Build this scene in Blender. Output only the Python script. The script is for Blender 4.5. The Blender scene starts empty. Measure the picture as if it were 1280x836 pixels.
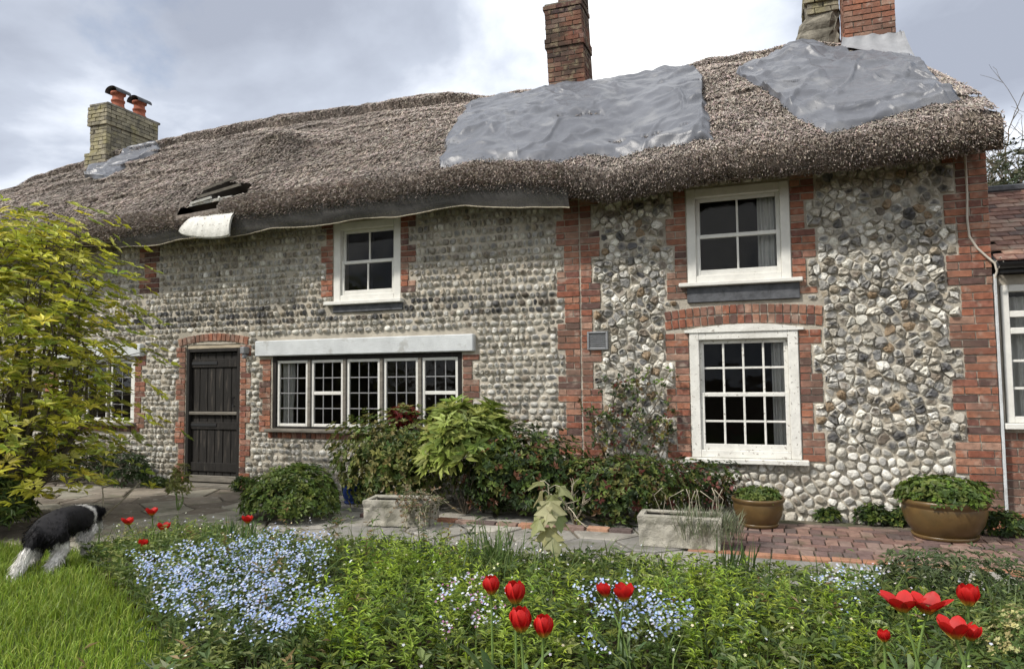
import bpy, math, random
import numpy as np
from mathutils import Vector, Matrix
R = math.radians
rng = np.random.default_rng(11)
random.seed(5)
S = bpy.context.scene
COL = S.collection

# ------------------------------------------------------------------ camera
CAM = np.array([0.0, -8.0, 1.45]); FPX = 900.0; PW, PH = 1280, 836
YAW, PIT, ROL = R(20), R(3.56), R(0.6)
_f = np.array([-math.sin(YAW)*math.cos(PIT), math.cos(YAW)*math.cos(PIT), math.sin(PIT)])
_r0 = np.array([math.cos(YAW), math.sin(YAW), 0]); _u0 = np.cross(_r0, _f)
_r = math.cos(ROL)*_r0 - math.sin(ROL)*_u0
_u = math.cos(ROL)*_u0 + math.sin(ROL)*_r0
cd = bpy.data.cameras.new('camera'); cam = bpy.data.objects.new('camera', cd); COL.objects.link(cam)
cam.matrix_world = Matrix(((_r[0], _u[0], -_f[0], CAM[0]), (_r[1], _u[1], -_f[1], CAM[1]), (_r[2], _u[2], -_f[2], CAM[2]), (0, 0, 0, 1)))
cd.sensor_width = 36; cd.lens = FPX/PW*36; cd.clip_end = 2000; cd.clip_start = 0.05
S.camera = cam

def ray(px, py): return _f + _r*(px-PW/2)/FPX - _u*(py-PH/2)/FPX
def on_y(px, py, y):
    d = ray(px, py); return CAM + d*((y-CAM[1])/d[1])
def on_z(px, py, z=0.0):
    d = ray(px, py); return CAM + d*((z-CAM[2])/d[2])
def proj(p):
    v = np.asarray(p, float)-CAM; z = v@_f
    return PW/2+FPX*(v@_r)/z, PH/2-FPX*(v@_u)/z, z

# ------------------------------------------------------------------ light
SUN_EL, SUN_AZ = R(44), R(222)          # azimuth clockwise from +Y: sun stands in front of the house, to the left
sd = bpy.data.lights.new('sun', 'SUN'); sd.energy = 2.9; sd.angle = R(5); sd.color = (1.0, 0.95, 0.88)
sun = bpy.data.objects.new('sun', sd); COL.objects.link(sun)
sdir = Vector((math.sin(SUN_AZ)*math.cos(SUN_EL), math.cos(SUN_AZ)*math.cos(SUN_EL), math.sin(SUN_EL)))
sun.rotation_euler = sdir.to_track_quat('Z', 'Y').to_euler(); sun.location = (-6, -10, 12)

W = bpy.data.worlds.new('World'); S.world = W; W.use_nodes = True
nt = W.node_tree; nt.nodes.clear(); L = nt.links.new
def wn(t, **k):
    n = nt.nodes.new(t)
    for a, b in k.items(): setattr(n, a, b)
    return n
out = wn('ShaderNodeOutputWorld'); sky = wn('ShaderNodeTexSky', sky_type='NISHITA', sun_disc=False)
sky.sun_elevation = SUN_EL; sky.sun_rotation = SUN_AZ
bg1 = wn('ShaderNodeBackground'); bg1.inputs[1].default_value = 0.10; L(sky.outputs[0], bg1.inputs[0])
tc = wn('ShaderNodeTexCoord'); sep = wn('ShaderNodeSeparateXYZ'); L(tc.outputs['Generated'], sep.inputs[0])
zz = wn('ShaderNodeMath', operation='MAXIMUM'); L(sep.outputs[2], zz.inputs[0]); zz.inputs[1].default_value = 0.0
za = wn('ShaderNodeMath', operation='ADD'); L(zz.outputs[0], za.inputs[0]); za.inputs[1].default_value = 0.45
dv = wn('ShaderNodeVectorMath', operation='DIVIDE'); L(tc.outputs['Generated'], dv.inputs[0])
cmb = wn('ShaderNodeCombineXYZ'); [L(za.outputs[0], cmb.inputs[i]) for i in range(3)]; L(cmb.outputs[0], dv.inputs[1])
def cloud_noise(loc, scale, det, rough, dist=0.3):
    mp = wn('ShaderNodeMapping'); mp.inputs['Location'].default_value = loc; L(dv.outputs[0], mp.inputs[0])
    n = wn('ShaderNodeTexNoise'); n.inputs['Scale'].default_value = scale; n.inputs['Detail'].default_value = det
    n.inputs['Roughness'].default_value = rough; n.inputs['Distortion'].default_value = dist; L(mp.outputs[0], n.inputs['Vector']); return n
def ramp(stops, src):
    r = wn('ShaderNodeValToRGB'); e = r.color_ramp.elements
    while len(e) < len(stops): e.new(0.5)
    for i, (p, c) in enumerate(stops): e[i].position = p; e[i].color = (*c, 1)
    L(src, r.inputs[0]); return r
SKY_A, SKY_B = (4.377, 3.405, 0), (2.97, 5.198, 0)
n1 = cloud_noise(SKY_A, 1.3, 7, 0.55)
n2 = cloud_noise(SKY_B, 1.5, 8, 0.52, 0.25)
cover = ramp([(0.33, (0, 0, 0)), (0.44, (1, 1, 1))], n1.outputs[0])
shade = ramp([(0.34, (0.31, 0.34, 0.41)), (0.43, (0.43, 0.47, 0.55)), (0.505, (0.74, 0.78, 0.85)), (0.57, (1.08, 1.08, 1.07))], n2.outputs[0])
bg2 = wn('ShaderNodeBackground'); bg2.inputs[1].default_value = 1.0; L(shade.outputs[0], bg2.inputs[0])
mx = wn('ShaderNodeMixShader'); L(cover.outputs[0], mx.inputs[0]); L(bg1.outputs[0], mx.inputs[1]); L(bg2.outputs[0], mx.inputs[2])
L(mx.outputs[0], out.inputs[0])
vs = S.view_settings; vs.view_transform = 'Standard'; vs.look = 'None'; vs.exposure = 0.55; vs.gamma = 1.0; vs.use_curve_mapping = False

# ------------------------------------------------------------------ noise
def _h(ix, iy, s):
    n = (ix.astype(np.int64)*374761393 + iy.astype(np.int64)*668265263 + s*974634773) & 0x7fffffff
    n = ((n ^ (n >> 13))*1274126177) & 0x7fffffff
    return ((n ^ (n >> 16)) & 0xffff)/65535.0
def vn(x, y, s=0):
    x = np.asarray(x, float); y = np.asarray(y, float)
    ix = np.floor(x); iy = np.floor(y); fx = x-ix; fy = y-iy; fx = fx*fx*(3-2*fx); fy = fy*fy*(3-2*fy)
    a = _h(ix, iy, s); b = _h(ix+1, iy, s); c = _h(ix, iy+1, s); d = _h(ix+1, iy+1, s)
    return (a*(1-fx)+b*fx)*(1-fy)+(c*(1-fx)+d*fx)*fy*1.0 - 0.5
def fbm(x, y, s=0, o=4):
    t = 0; a = 1.0
    for i in range(o): t = t + a*vn(x*2**i, y*2**i, s+i*17); a *= 0.5
    return t
def ln2(x, y, s=0):
    """lattice noise with straight slopes between points: gives creased facets"""
    x = np.asarray(x, float); y = np.asarray(y, float); ix = np.floor(x); iy = np.floor(y); fx = x-ix; fy = y-iy
    a = _h(ix, iy, s); b = _h(ix+1, iy, s); c = _h(ix, iy+1, s); d = _h(ix+1, iy+1, s)
    return np.where(fx+fy < 1, a+(b-a)*fx+(c-a)*fy, d+(c-d)*(1-fx)+(b-d)*(1-fy))-0.5
def interp(x, tab):
    a = np.array(tab); return np.interp(x, a[:, 0], a[:, 1])

# ------------------------------------------------------------------ materials
def mat(name, rough=0.8, spec=0.3, col=None, attr=False, nscale=8, namt=0.25, bump=0.0, bscale=30, stretch=(1, 1, 1), detail=5,
        transl=0.0, metallic=0.0, spots=None, objrand=0.0):
    m = bpy.data.materials.new(name); m.use_nodes = True; t = m.node_tree; N = t.nodes; b = N['Principled BSDF']; l = t.links.new
    b.inputs['Roughness'].default_value = rough; b.inputs['Specular IOR Level'].default_value = spec; b.inputs['Metallic'].default_value = metallic
    g = N.new('ShaderNodeNewGeometry'); mp = N.new('ShaderNodeMapping'); mp.inputs['Scale'].default_value = stretch
    l(g.outputs['Position'], mp.inputs[0])
    n = N.new('ShaderNodeTexNoise'); n.inputs['Scale'].default_value = nscale; n.inputs['Detail'].default_value = detail; n.inputs['Roughness'].default_value = 0.65
    l(mp.outputs[0], n.inputs['Vector'])
    if attr:
        a = N.new('ShaderNodeAttribute'); a.attribute_name = 'Col'; base = a.outputs['Color']
    else:
        rgb = N.new('ShaderNodeRGB'); rgb.outputs[0].default_value = (*col, 1); base = rgb.outputs[0]
    mr = N.new('ShaderNodeMapRange'); mr.inputs[1].default_value = 0.25; mr.inputs[2].default_value = 0.75
    mr.inputs[3].default_value = 1-namt; mr.inputs[4].default_value = 1+namt; l(n.outputs[0], mr.inputs[0])
    v = N.new('ShaderNodeVectorMath'); v.operation = 'SCALE'; l(base, v.inputs[0]); l(mr.outputs[0], v.inputs['Scale']); base = v.outputs[0]
    if objrand:
        oi = N.new('ShaderNodeObjectInfo'); m2 = N.new('ShaderNodeMapRange'); m2.inputs[3].default_value = 1-objrand; m2.inputs[4].default_value = 1+objrand
        l(oi.outputs['Random'], m2.inputs[0]); v2 = N.new('ShaderNodeVectorMath'); v2.operation = 'SCALE'
        l(base, v2.inputs[0]); l(m2.outputs[0], v2.inputs['Scale']); base = v2.outputs[0]
    for (sc, lo, hi, sc_col, amt) in (spots or []):
        n3 = N.new('ShaderNodeTexNoise'); n3.inputs['Scale'].default_value = sc; n3.inputs['Detail'].default_value = 6; l(mp.outputs[0], n3.inputs['Vector'])
        m3 = N.new('ShaderNodeMapRange'); m3.inputs[1].default_value = lo; m3.inputs[2].default_value = hi; m3.inputs[4].default_value = amt; l(n3.outputs[0], m3.inputs[0])
        mx = N.new('ShaderNodeMix'); mx.data_type = 'RGBA'; l(m3.outputs[0], mx.inputs[0]); l(base, mx.inputs[6]); mx.inputs[7].default_value = (*sc_col, 1); base = mx.outputs[2]
    l(base, b.inputs['Base Color'])
    if bump:
        n2 = N.new('ShaderNodeTexNoise'); n2.inputs['Scale'].default_value = bscale; n2.inputs['Detail'].default_value = 6; n2.inputs['Roughness'].default_value = 0.7
        l(mp.outputs[0], n2.inputs['Vector']); bp = N.new('ShaderNodeBump'); bp.inputs['Strength'].default_value = bump; bp.inputs['Distance'].default_value = 0.02
        l(n2.outputs[0], bp.inputs['Height']); l(bp.outputs[0], b.inputs['Normal'])
    if transl:
        tr = N.new('ShaderNodeBsdfTranslucent'); l(base, tr.inputs[0]); ms = N.new('ShaderNodeMixShader'); ms.inputs[0].default_value = transl
        l(b.outputs[0], ms.inputs[1]); l(tr.outputs[0], ms.inputs[2]); l(ms.outputs[0], N['Material Output'].inputs[0])
    return m
M = {}
M['mortar'] = mat('lime_mortar', 0.95, 0.1, (0.44, 0.40, 0.33), nscale=3, namt=0.35, bump=0.9, bscale=45, spots=[(1.1, 0.52, 0.7, (0.20, 0.18, 0.14), 0.6)])
M['brick'] = mat('brick', 0.9, 0.15, attr=True, nscale=22, namt=0.4, bump=0.5, bscale=90, spots=[(1.6, 0.50, 0.66, (0.13, 0.09, 0.07), 0.75), (9, 0.56, 0.70, (0.40, 0.33, 0.27), 0.55), (30, 0.6, 0.7, (0.08, 0.06, 0.05), 0.5)])
M['stack'] = mat('sooty_brick', 0.92, 0.1, attr=True, nscale=12, namt=0.45, bump=0.6, bscale=70, spots=[(3.0, 0.42, 0.60, (0.055, 0.043, 0.034), 0.85), (9, 0.52, 0.66, (0.24, 0.20, 0.13), 0.65)])
M['stone'] = mat('flint', 0.55, 0.4, attr=True, nscale=28, namt=0.45, bump=0.5, bscale=60)
M['thatch'] = mat('thatch', 0.95, 0.08, (0.255, 0.215, 0.183), nscale=26, namt=0.6, bump=1.0, bscale=55, stretch=(1.6, 0.5, 0.7), spots=[(0.5, 0.48, 0.66, (0.15, 0.135, 0.12), 0.6), (1.9, 0.60, 0.72, (0.12, 0.115, 0.06), 0.4)])
M['straw'] = mat('straw', 0.85, 0.15, attr=True, nscale=1.2, namt=0.25, spots=[(0.5, 0.48, 0.66, (0.20, 0.18, 0.16), 0.5)])
M['white'] = mat('white_paint', 0.5, 0.35, (0.66, 0.65, 0.60), nscale=9, namt=0.10, bump=0.25, bscale=40, spots=[(38, 0.68, 0.74, (0.25, 0.22, 0.18), 0.6), (3, 0.5, 0.8, (0.50, 0.48, 0.43), 0.6)])
M['oldwhite'] = mat('flaking_white_paint', 0.65, 0.25, (0.66, 0.65, 0.60), nscale=9, namt=0.14, bump=0.4, bscale=40, spots=[(30, 0.61, 0.66, (0.22, 0.19, 0.16), 0.75), (4, 0.5, 0.75, (0.46, 0.44, 0.39), 0.6)])
M['lead'] = mat('lead_came', 0.6, 0.3, (0.22, 0.22, 0.22), nscale=30, namt=0.2)
M['darkwood'] = mat('black_wood', 0.75, 0.25, (0.018, 0.016, 0.014), nscale=10, namt=0.5, bump=0.5, bscale=30, stretch=(3, 3, 0.3), spots=[(9, 0.60, 0.72, (0.10, 0.085, 0.07), 0.6)])
M['greywood'] = mat('weathered_wood', 0.85, 0.2, (0.17, 0.155, 0.13), nscale=12, namt=0.45, bump=0.5, bscale=40, stretch=(0.4, 3, 3))
M['palewood'] = mat('pale_wood', 0.85, 0.2, (0.40, 0.34, 0.25), nscale=12, namt=0.3, bump=0.3, bscale=40, stretch=(0.4, 3, 3))
M['concrete'] = mat('painted_concrete', 0.9, 0.15, (0.54, 0.56, 0.56), nscale=5, namt=0.16, bump=0.5, bscale=70, spots=[(7, 0.58, 0.7, (0.28, 0.27, 0.24), 0.55)])
M['slate'] = mat('slate', 0.7, 0.3, (0.085, 0.088, 0.095), nscale=14, namt=0.5, bump=0.5, bscale=40)
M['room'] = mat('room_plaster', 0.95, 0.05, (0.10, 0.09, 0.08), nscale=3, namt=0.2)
M['curtain'] = mat('curtain', 0.95, 0.1, (0.62, 0.62, 0.60), nscale=20, namt=0.08)
M['tarp'] = mat('tarpaulin', 0.40, 0.5, (0.105, 0.11, 0.125), nscale=2.5, namt=0.2, bump=0.25, bscale=18, spots=[(3, 0.56, 0.74, (0.26, 0.26, 0.26), 0.5)])
M['flash'] = mat('lead_flashing', 0.5, 0.4, (0.27, 0.275, 0.285), nscale=8, namt=0.2, bump=0.4, bscale=20)
M['render'] = mat('cement_render', 0.95, 0.1, (0.20, 0.185, 0.15), nscale=8, namt=0.45, bump=1.0, bscale=22, spots=[(5, 0.52, 0.66, (0.075, 0.07, 0.055), 0.7)])
M['terracotta'] = mat('terracotta', 0.8, 0.2, (0.30, 0.10, 0.06), nscale=14, namt=0.35, bump=0.2, bscale=40)
M['tile'] = mat('clay_tile', 0.85, 0.2, attr=True, nscale=16, namt=0.4, bump=0.5, bscale=50, spots=[(8, 0.58, 0.7, (0.25, 0.25, 0.19), 0.5)])
M['soil'] = mat('soil', 0.98, 0.05, (0.055, 0.042, 0.028), nscale=6, namt=0.5, bump=1.0, bscale=25)
M['pathbase'] = mat('path_dirt', 0.95, 0.1, (0.15, 0.13, 0.10), nscale=5, namt=0.4, bump=0.9, bscale=35, spots=[(2.2, 0.54, 0.68, (0.07, 0.085, 0.035), 0.6)])
M['flag'] = mat('flagstone', 0.9, 0.2, attr=True, nscale=4, namt=0.3, bump=0.6, bscale=30, spots=[(3.5, 0.56, 0.7, (0.10, 0.105, 0.06), 0.55), (12, 0.62, 0.7, (0.40, 0.39, 0.35), 0.6)])
M['paver'] = mat('path_brick', 0.9, 0.2, attr=True, nscale=14, namt=0.35, bump=0.5, bscale=50, spots=[(3, 0.56, 0.7, (0.09, 0.085, 0.05), 0.5)])
M['lawn'] = mat('lawn_soil', 0.98, 0.05, (0.055, 0.075, 0.022), nscale=5, namt=0.4, bump=0.8, bscale=30)
M['leaf'] = mat('leaf', 0.5, 0.35, attr=True, nscale=14, namt=0.22, transl=0.38)
M['gloss'] = mat('glossy_leaf', 0.36, 0.5, attr=True, nscale=14, namt=0.25, transl=0.15)
M['petal'] = mat('petal', 0.5, 0.3, attr=True, nscale=30, namt=0.12, transl=0.3)
M['bark'] = mat('bark', 0.9, 0.15, (0.135, 0.115, 0.085), nscale=22, namt=0.4, bump=0.6, bscale=50)
M['twig'] = mat('pale_twig', 0.85, 0.2, (0.36, 0.32, 0.24), nscale=22, namt=0.3, bump=0.4, bscale=50)
M['stem'] = mat('green_stem', 0.6, 0.3, (0.13, 0.20, 0.05), nscale=12, namt=0.25)
M['bronze'] = mat('glazed_pot', 0.30, 0.5, (0.105, 0.065, 0.024), nscale=5, namt=0.4, bump=0.12, bscale=18, spots=[(3.2, 0.52, 0.7, (0.055, 0.050, 0.022), 0.75)])
M['blue'] = mat('blue_glaze', 0.25, 0.5, (0.012, 0.035, 0.16), nscale=6, namt=0.3)
M['trough'] = mat('trough_stone', 0.92, 0.15, (0.36, 0.34, 0.285), nscale=7, namt=0.3, bump=0.9, bscale=32, spots=[(4, 0.52, 0.68, (0.15, 0.145, 0.10), 0.65)])
M['grey_metal'] = mat('grey_metal', 0.5, 0.4, (0.20, 0.205, 0.21), nscale=20, namt=0.2)
M['cable'] = mat('grey_cable', 0.6, 0.3, (0.42, 0.38, 0.32), nscale=20, namt=0.15)
M['gutter'] = mat('black_gutter', 0.4, 0.4, (0.015, 0.015, 0.016), nscale=10, namt=0.2)
M['fur'] = mat('fur', 0.75, 0.25, attr=True, nscale=40, namt=0.25)
def glass(name):
    m = bpy.data.materials.new(name); m.use_nodes = True; t = m.node_tree; N = t.nodes; N.remove(N['Principled BSDF']); l = t.links.new
    tr = N.new('ShaderNodeBsdfTransparent'); tr.inputs[0].default_value = (0.90, 0.90, 0.89, 1); gl = N.new('ShaderNodeBsdfGlossy'); gl.inputs['Roughness'].default_value = 0.03
    fr = N.new('ShaderNodeFresnel'); fr.inputs[0].default_value = 1.22
    g = N.new('ShaderNodeNewGeometry'); n = N.new('ShaderNodeTexNoise'); n.inputs['Scale'].default_value = 5; l(g.outputs['Position'], n.inputs['Vector'])
    bp = N.new('ShaderNodeBump'); bp.inputs['Strength'].default_value = 0.12; bp.inputs['Distance'].default_value = 0.03; l(n.outputs[0], bp.inputs['Height']); l(bp.outputs[0], gl.inputs['Normal'])
    ms = N.new('ShaderNodeMixShader'); l(fr.outputs[0], ms.inputs[0]); l(tr.outputs[0], ms.inputs[1]); l(gl.outputs[0], ms.inputs[2]); l(ms.outputs[0], N['Material Output'].inputs[0])
    return m
M['glass'] = glass('old_glass')
def netting():
    m = bpy.data.materials.new('netting'); m.use_nodes = True; t = m.node_tree; N = t.nodes; b = N['Principled BSDF']; l = t.links.new
    b.inputs['Base Color'].default_value = (0.10, 0.095, 0.09, 1); b.inputs['Roughness'].default_value = 0.9
    tr = N.new('ShaderNodeBsdfTransparent'); ms = N.new('ShaderNodeMixShader'); ms.inputs[0].default_value = 0.72
    l(tr.outputs[0], ms.inputs[1]); l(b.outputs[0], ms.inputs[2]); l(ms.outputs[0], N['Material Output'].inputs[0]); return m
M['net'] = netting()

# ------------------------------------------------------------------ mesh helpers
class Geo:
    def __init__(s): s.V = []; s.T = []; s.Q = []; s.C = []; s.n = 0
    def add(s, V, T=None, Q=None, col=(0.5, 0.5, 0.5)):
        V = np.asarray(V, float).reshape(-1, 3); k = len(V)
        c = np.asarray(col, float)
        if c.ndim == 1: c = np.tile(c, (k, 1))
        s.V.append(V); s.C.append(c)
        if T is not None and len(T): s.T.append(np.asarray(T, np.int64).reshape(-1, 3)+s.n)
        if Q is not None and len(Q): s.Q.append(np.asarray(Q, np.int64).reshape(-1, 4)+s.n)
        s.n += k; return s
    def mesh(s, name, smooth=False):
        me = bpy.data.meshes.new(name)
        V = np.concatenate(s.V) if s.V else np.zeros((0, 3))
        T = np.concatenate(s.T) if s.T else np.zeros((0, 3), np.int64); Q = np.concatenate(s.Q) if s.Q else np.zeros((0, 4), np.int64)
        me.vertices.add(len(V)); me.vertices.foreach_set('co', V.ravel().astype(np.float32))
        nl = T.size+Q.size; me.loops.add(nl); me.loops.foreach_set('vertex_index', np.concatenate([T.ravel(), Q.ravel()]).astype(np.int32))
        me.polygons.add(len(T)+len(Q))
        ls = np.concatenate([np.arange(len(T))*3, T.size+np.arange(len(Q))*4]).astype(np.int32)
        me.polygons.foreach_set('loop_start', ls)
        me.polygons.foreach_set('use_smooth', np.full(len(ls), bool(smooth)))
        a = me.attributes.new('Col', 'FLOAT_COLOR', 'POINT'); C = np.concatenate(s.C) if s.C else np.zeros((0, 3))
        a.data.foreach_set('color', np.concatenate([C, np.ones((len(C), 1))], 1).ravel().astype(np.float32))
        me.update(calc_edges=True); me.validate(); return me
    def build(s, name, m, parent=None, smooth=False, loc=None, kind=None, label=None):
        me = s.mesh(name, smooth); me.materials.append(m); return put(name, me, parent, loc, kind, label)
def put(name, me, parent=None, loc=None, kind=None, label=None):
    o = bpy.data.objects.new(name, me); COL.objects.link(o); o.parent = parent
    if loc is not None: o.location = loc
    if kind: o['kind'] = kind
    if label: o['label'] = label
    return o
def empty(name, loc=(0, 0, 0), rz=0.0, parent=None):
    o = bpy.data.objects.new(name, None); COL.objects.link(o); o.location = loc; o.rotation_euler[2] = rz; o.parent = parent; o.empty_display_size = 0.1
    return o
def tag(o, label, cat, group=None, kind=None):
    o['label'] = label; o['category'] = cat
    if group: o['group'] = group
    if kind: o['kind'] = kind
    return o
BQ = [(0, 3, 2, 1), (4, 5, 6, 7), (0, 1, 5, 4), (1, 2, 6, 5), (2, 3, 7, 6), (3, 0, 4, 7)]
def box(g, x0, x1, y0, y1, z0, z1, col=(0.5, 0.5, 0.5), jit=0.0):
    V = np.array([(x0, y0, z0), (x1, y0, z0), (x1, y1, z0), (x0, y1, z0), (x0, y0, z1), (x1, y0, z1), (x1, y1, z1), (x0, y1, z1)], float)
    if jit: V += rng.uniform(-jit, jit, V.shape)
    return g.add(V, Q=BQ, col=col)
def cbox(g, x0, x1, y0, y1, z0, z1, b=0.006, col=(0.5, 0.5, 0.5), jit=0.0):
    """box with all edges chamfered (24 verts)"""
    c = np.array([(x0+x1)/2, (y0+y1)/2, (z0+z1)/2]); h = np.array([x1-x0, y1-y0, z1-z0])/2; b = min(b, h.min()*0.45)
    V = []; idx = {}
    for sx in (-1, 1):
        for sy in (-1, 1):
            for sz in (-1, 1):
                for ax in range(3):
                    s_ = np.array([sx, sy, sz]); e = h-b; e = e.copy(); e[ax] = h[ax]; idx[(sx, sy, sz, ax)] = len(V); V.append(c+s_*e)
    Q = []; T = []
    for ax in range(3):
        a, b_ = [i for i in range(3) if i != ax]
        for s0 in (-1, 1):
            def k(u, v, axx=ax):
                t = [0, 0, 0]; t[ax] = s0; t[a] = u; t[b_] = v; return idx[(*t, axx)]
            q = [k(-1, -1), k(1, -1), k(1, 1), k(-1, 1)]
            if (s0 > 0) == (ax == 1): q = q[::-1]
            Q.append(q)
    for ax in range(3):      # edges running along ax
        a, b_ = [i for i in range(3) if i != ax]
        for u in (-1, 1):
            for v in (-1, 1):
                def k(w, axx):
                    t = [0, 0, 0]; t[ax] = w; t[a] = u; t[b_] = v; return idx[(*t, axx)]
                q = [k(-1, a), k(1, a), k(1, b_), k(-1, b_)]
                sgn = u*v*(1 if ax != 1 else -1)
                if sgn < 0: q = q[::-1]
                Q.append(q)
    for sx in (-1, 1):
        for sy in (-1, 1):
            for sz in (-1, 1):
                t = [idx[(sx, sy, sz, i)] for i in range(3)]
                if sx*sy*sz < 0: t = t[::-1]
                T.append(t)
    V = np.array(V)
    if jit: V += rng.uniform(-jit, jit, V.shape)
    return g.add(V, T=T, Q=Q, col=col)
def tube(g, pts, rad, n=6, col=(0.5, 0.5, 0.5), cap=True):
    P = np.asarray(pts, float); k = len(P); rad = np.broadcast_to(np.asarray(rad, float), (k,))
    T = np.gradient(P, axis=0); T /= np.linalg.norm(T, axis=1)[:, None]+1e-9
    up = np.array([0, 0, 1.0]) if abs(T[0, 2]) < 0.9 else np.array([1.0, 0, 0])
    V = []
    for i in range(k):
        a = np.cross(T[i], up); a /= np.linalg.norm(a)+1e-9; b = np.cross(T[i], a); up_ = up
        an = np.arange(n)*2*math.pi/n; V.append(P[i]+rad[i]*(np.cos(an)[:, None]*a+np.sin(an)[:, None]*b))
    V = np.concatenate(V); Q = []
    for i in range(k-1):
        for j in range(n): j2 = (j+1) % n; Q.append((i*n+j, i*n+j2, (i+1)*n+j2, (i+1)*n+j))
    Tt = []
    if cap:
        for j in range(1, n-1): Tt += [(0, j, j+1), ((k-1)*n, (k-1)*n+j+1, (k-1)*n+j)]
    return g.add(V, T=Tt, Q=Q, col=col)
def lathe(g, prof, n=28, col=(0.5, 0.5, 0.5), c=(0, 0, 0), sy=1.0, wob=0.0):
    V = []; k = len(prof)
    for r, z in prof:
        for j in range(n):
            a = j*2*math.pi/n; rr = r*(1+wob*math.sin(3*a+z*9)); V.append((c[0]+rr*math.cos(a), c[1]+rr*math.sin(a)*sy, c[2]+z))
    Q = [(i*n+j, i*n+(j+1) % n, (i+1)*n+(j+1) % n, (i+1)*n+j) for i in range(k-1) for j in range(n)]
    return g.add(V, Q=Q, col=col)
def gridsurf(g, P, col=(0.5, 0.5, 0.5), mask=None):
    a, b = P.shape[:2]; I = np.arange(a*b).reshape(a, b)
    Q = np.stack([I[:-1, :-1], I[1:, :-1], I[1:, 1:], I[:-1, 1:]], -1)
    Q = Q[mask] if mask is not None else Q.reshape(-1, 4)
    c = col if np.ndim(col) == 1 else np.asarray(col).reshape(-1, 3)
    return g.add(P.reshape(-1, 3), Q=Q.reshape(-1, 4), col=c)
def unit(a): return a/(np.linalg.norm(a, axis=-1, keepdims=True)+1e-9)
def leaves(g, P, D, N, Ln, Wd, C, fold=0.12, droop=0.15, mid=0.45):
    """folded pointed leaves: base P, direction D, normal N"""
    D = unit(D); Sd = unit(np.cross(D, N)); N = np.cross(Sd, D); n = len(P)
    Ln = np.broadcast_to(Ln, (n,))[:, None]; Wd = np.broadcast_to(Wd, (n,))[:, None]
    v0 = P; v1 = P+D*Ln*mid+Sd*Wd/2+N*Wd*fold; v2 = P+D*Ln-N*Ln*droop; v3 = P+D*Ln*mid-Sd*Wd/2+N*Wd*fold
    V = np.stack([v0, v1, v2, v3], 1).reshape(-1, 3); b = np.arange(n)*4
    T = np.concatenate([np.stack([b, b+1, b+2], 1), np.stack([b, b+2, b+3], 1)])
    return g.add(V, T=T, col=np.repeat(C, 4, 0))
def sph(n):
    v = rng.normal(size=(n, 3)); return unit(v)
def palette(cols, n, var=0.2):
    c = np.array(cols)[rng.integers(0, len(cols), n)]
    return np.clip(c*rng.uniform(1-var, 1+var, (n, 1))*rng.uniform(0.93, 1.07, (n, 3)), 0, 1)

# ------------------------------------------------------------------ setting: ground, path, lawn
def bedz(x, y):
    x = np.asarray(x, float); y = np.asarray(y, float)
    t = np.clip((-2.35-y)/1.6, 0, 1); right = np.clip((x+5.2+(y+3.4)*-0.9)/1.0, 0, 1)
    return 0.14*t*t*(3-2*t)*right + 0.03*fbm(x*1.3, y*1.3, 3)*t*right
ax = np.concatenate([[-600, -200, -80, -40, -25], np.arange(-18, 8.01, 0.2), [12, 25, 60, 200, 600]])
ay = np.concatenate([[-600, -200, -60, -25], np.arange(-14, 8.01, 0.2), [12, 25, 60, 200, 600]])
X, Y = np.meshgrid(ax, ay, indexing='ij'); Z = bedz(X, Y)-0.02
g = Geo(); gridsurf(g, np.stack([X, Y, Z], -1))
tag(g.build('ground', M['soil'], smooth=True), 'dark garden soil spreading under the plants and around the cottage', 'ground', kind='structure')

LAWN = [(-6.6, -3.42), (-5.5, -3.40), (-4.75, -4.05), (-3.85, -4.55), (-3.0, -5.05), (-2.5, -5.6), (-2.0, -6.6), (-1.8, -9.5), (-13, -9.5), (-13, -3.4)]
def inpoly(x, y, poly):
    x = np.asarray(x); ins = np.zeros(x.shape, bool); n = len(poly)
    for i in range(n):
        x1, y1 = poly[i]; x2, y2 = poly[(i+1) % n]
        c = ((y1 > y) != (y2 > y)) & (x < (x2-x1)*(y-y1)/(y2-y1+1e-12)+x1); ins ^= c
    return ins
g = Geo(); xs = np.arange(-13, -1.5, 0.12); ys = np.arange(-9.5, -3.3, 0.12); X, Y = np.meshgrid(xs, ys, indexing='ij')
msk = inpoly(X[:-1, :-1]+0.06, Y[:-1, :-1]+0.06, LAWN)
gridsurf(g, np.stack([X, Y, np.maximum(0.004, bedz(X, Y)-0.004)+0.02*fbm(X, Y, 4)*0.4], -1), mask=msk)
tag(g.build('lawn', M['lawn'], smooth=True), 'mown green lawn in the corner where the dog stands', 'lawn', kind='structure')

# path: a dirt bed that carries flagstones and paving bricks
PATH = [(-13, -0.12), (-13, -3.4), (-5.6, -3.38), (-5.15, -2.5), (-1.0, -2.32), (4.5, -2.42), (4.5, -0.12)]
g = Geo(); xs = np.arange(-13, 4.6, 0.15); ys = np.arange(-3.6, 0.02, 0.12); X, Y = np.meshgrid(xs, ys, indexing='ij')
msk = inpoly(X[:-1, :-1]+0.07, Y[:-1, :-1]+0.06, PATH)
gridsurf(g, np.stack([X, Y, 0.006+0.012*fbm(X*2, Y*2, 9)], -1), mask=msk)
path = tag(g.build('path', M['pathbase'], smooth=True), 'worn path of flagstones and red bricks along the cottage front', 'path', kind='structure')

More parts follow.
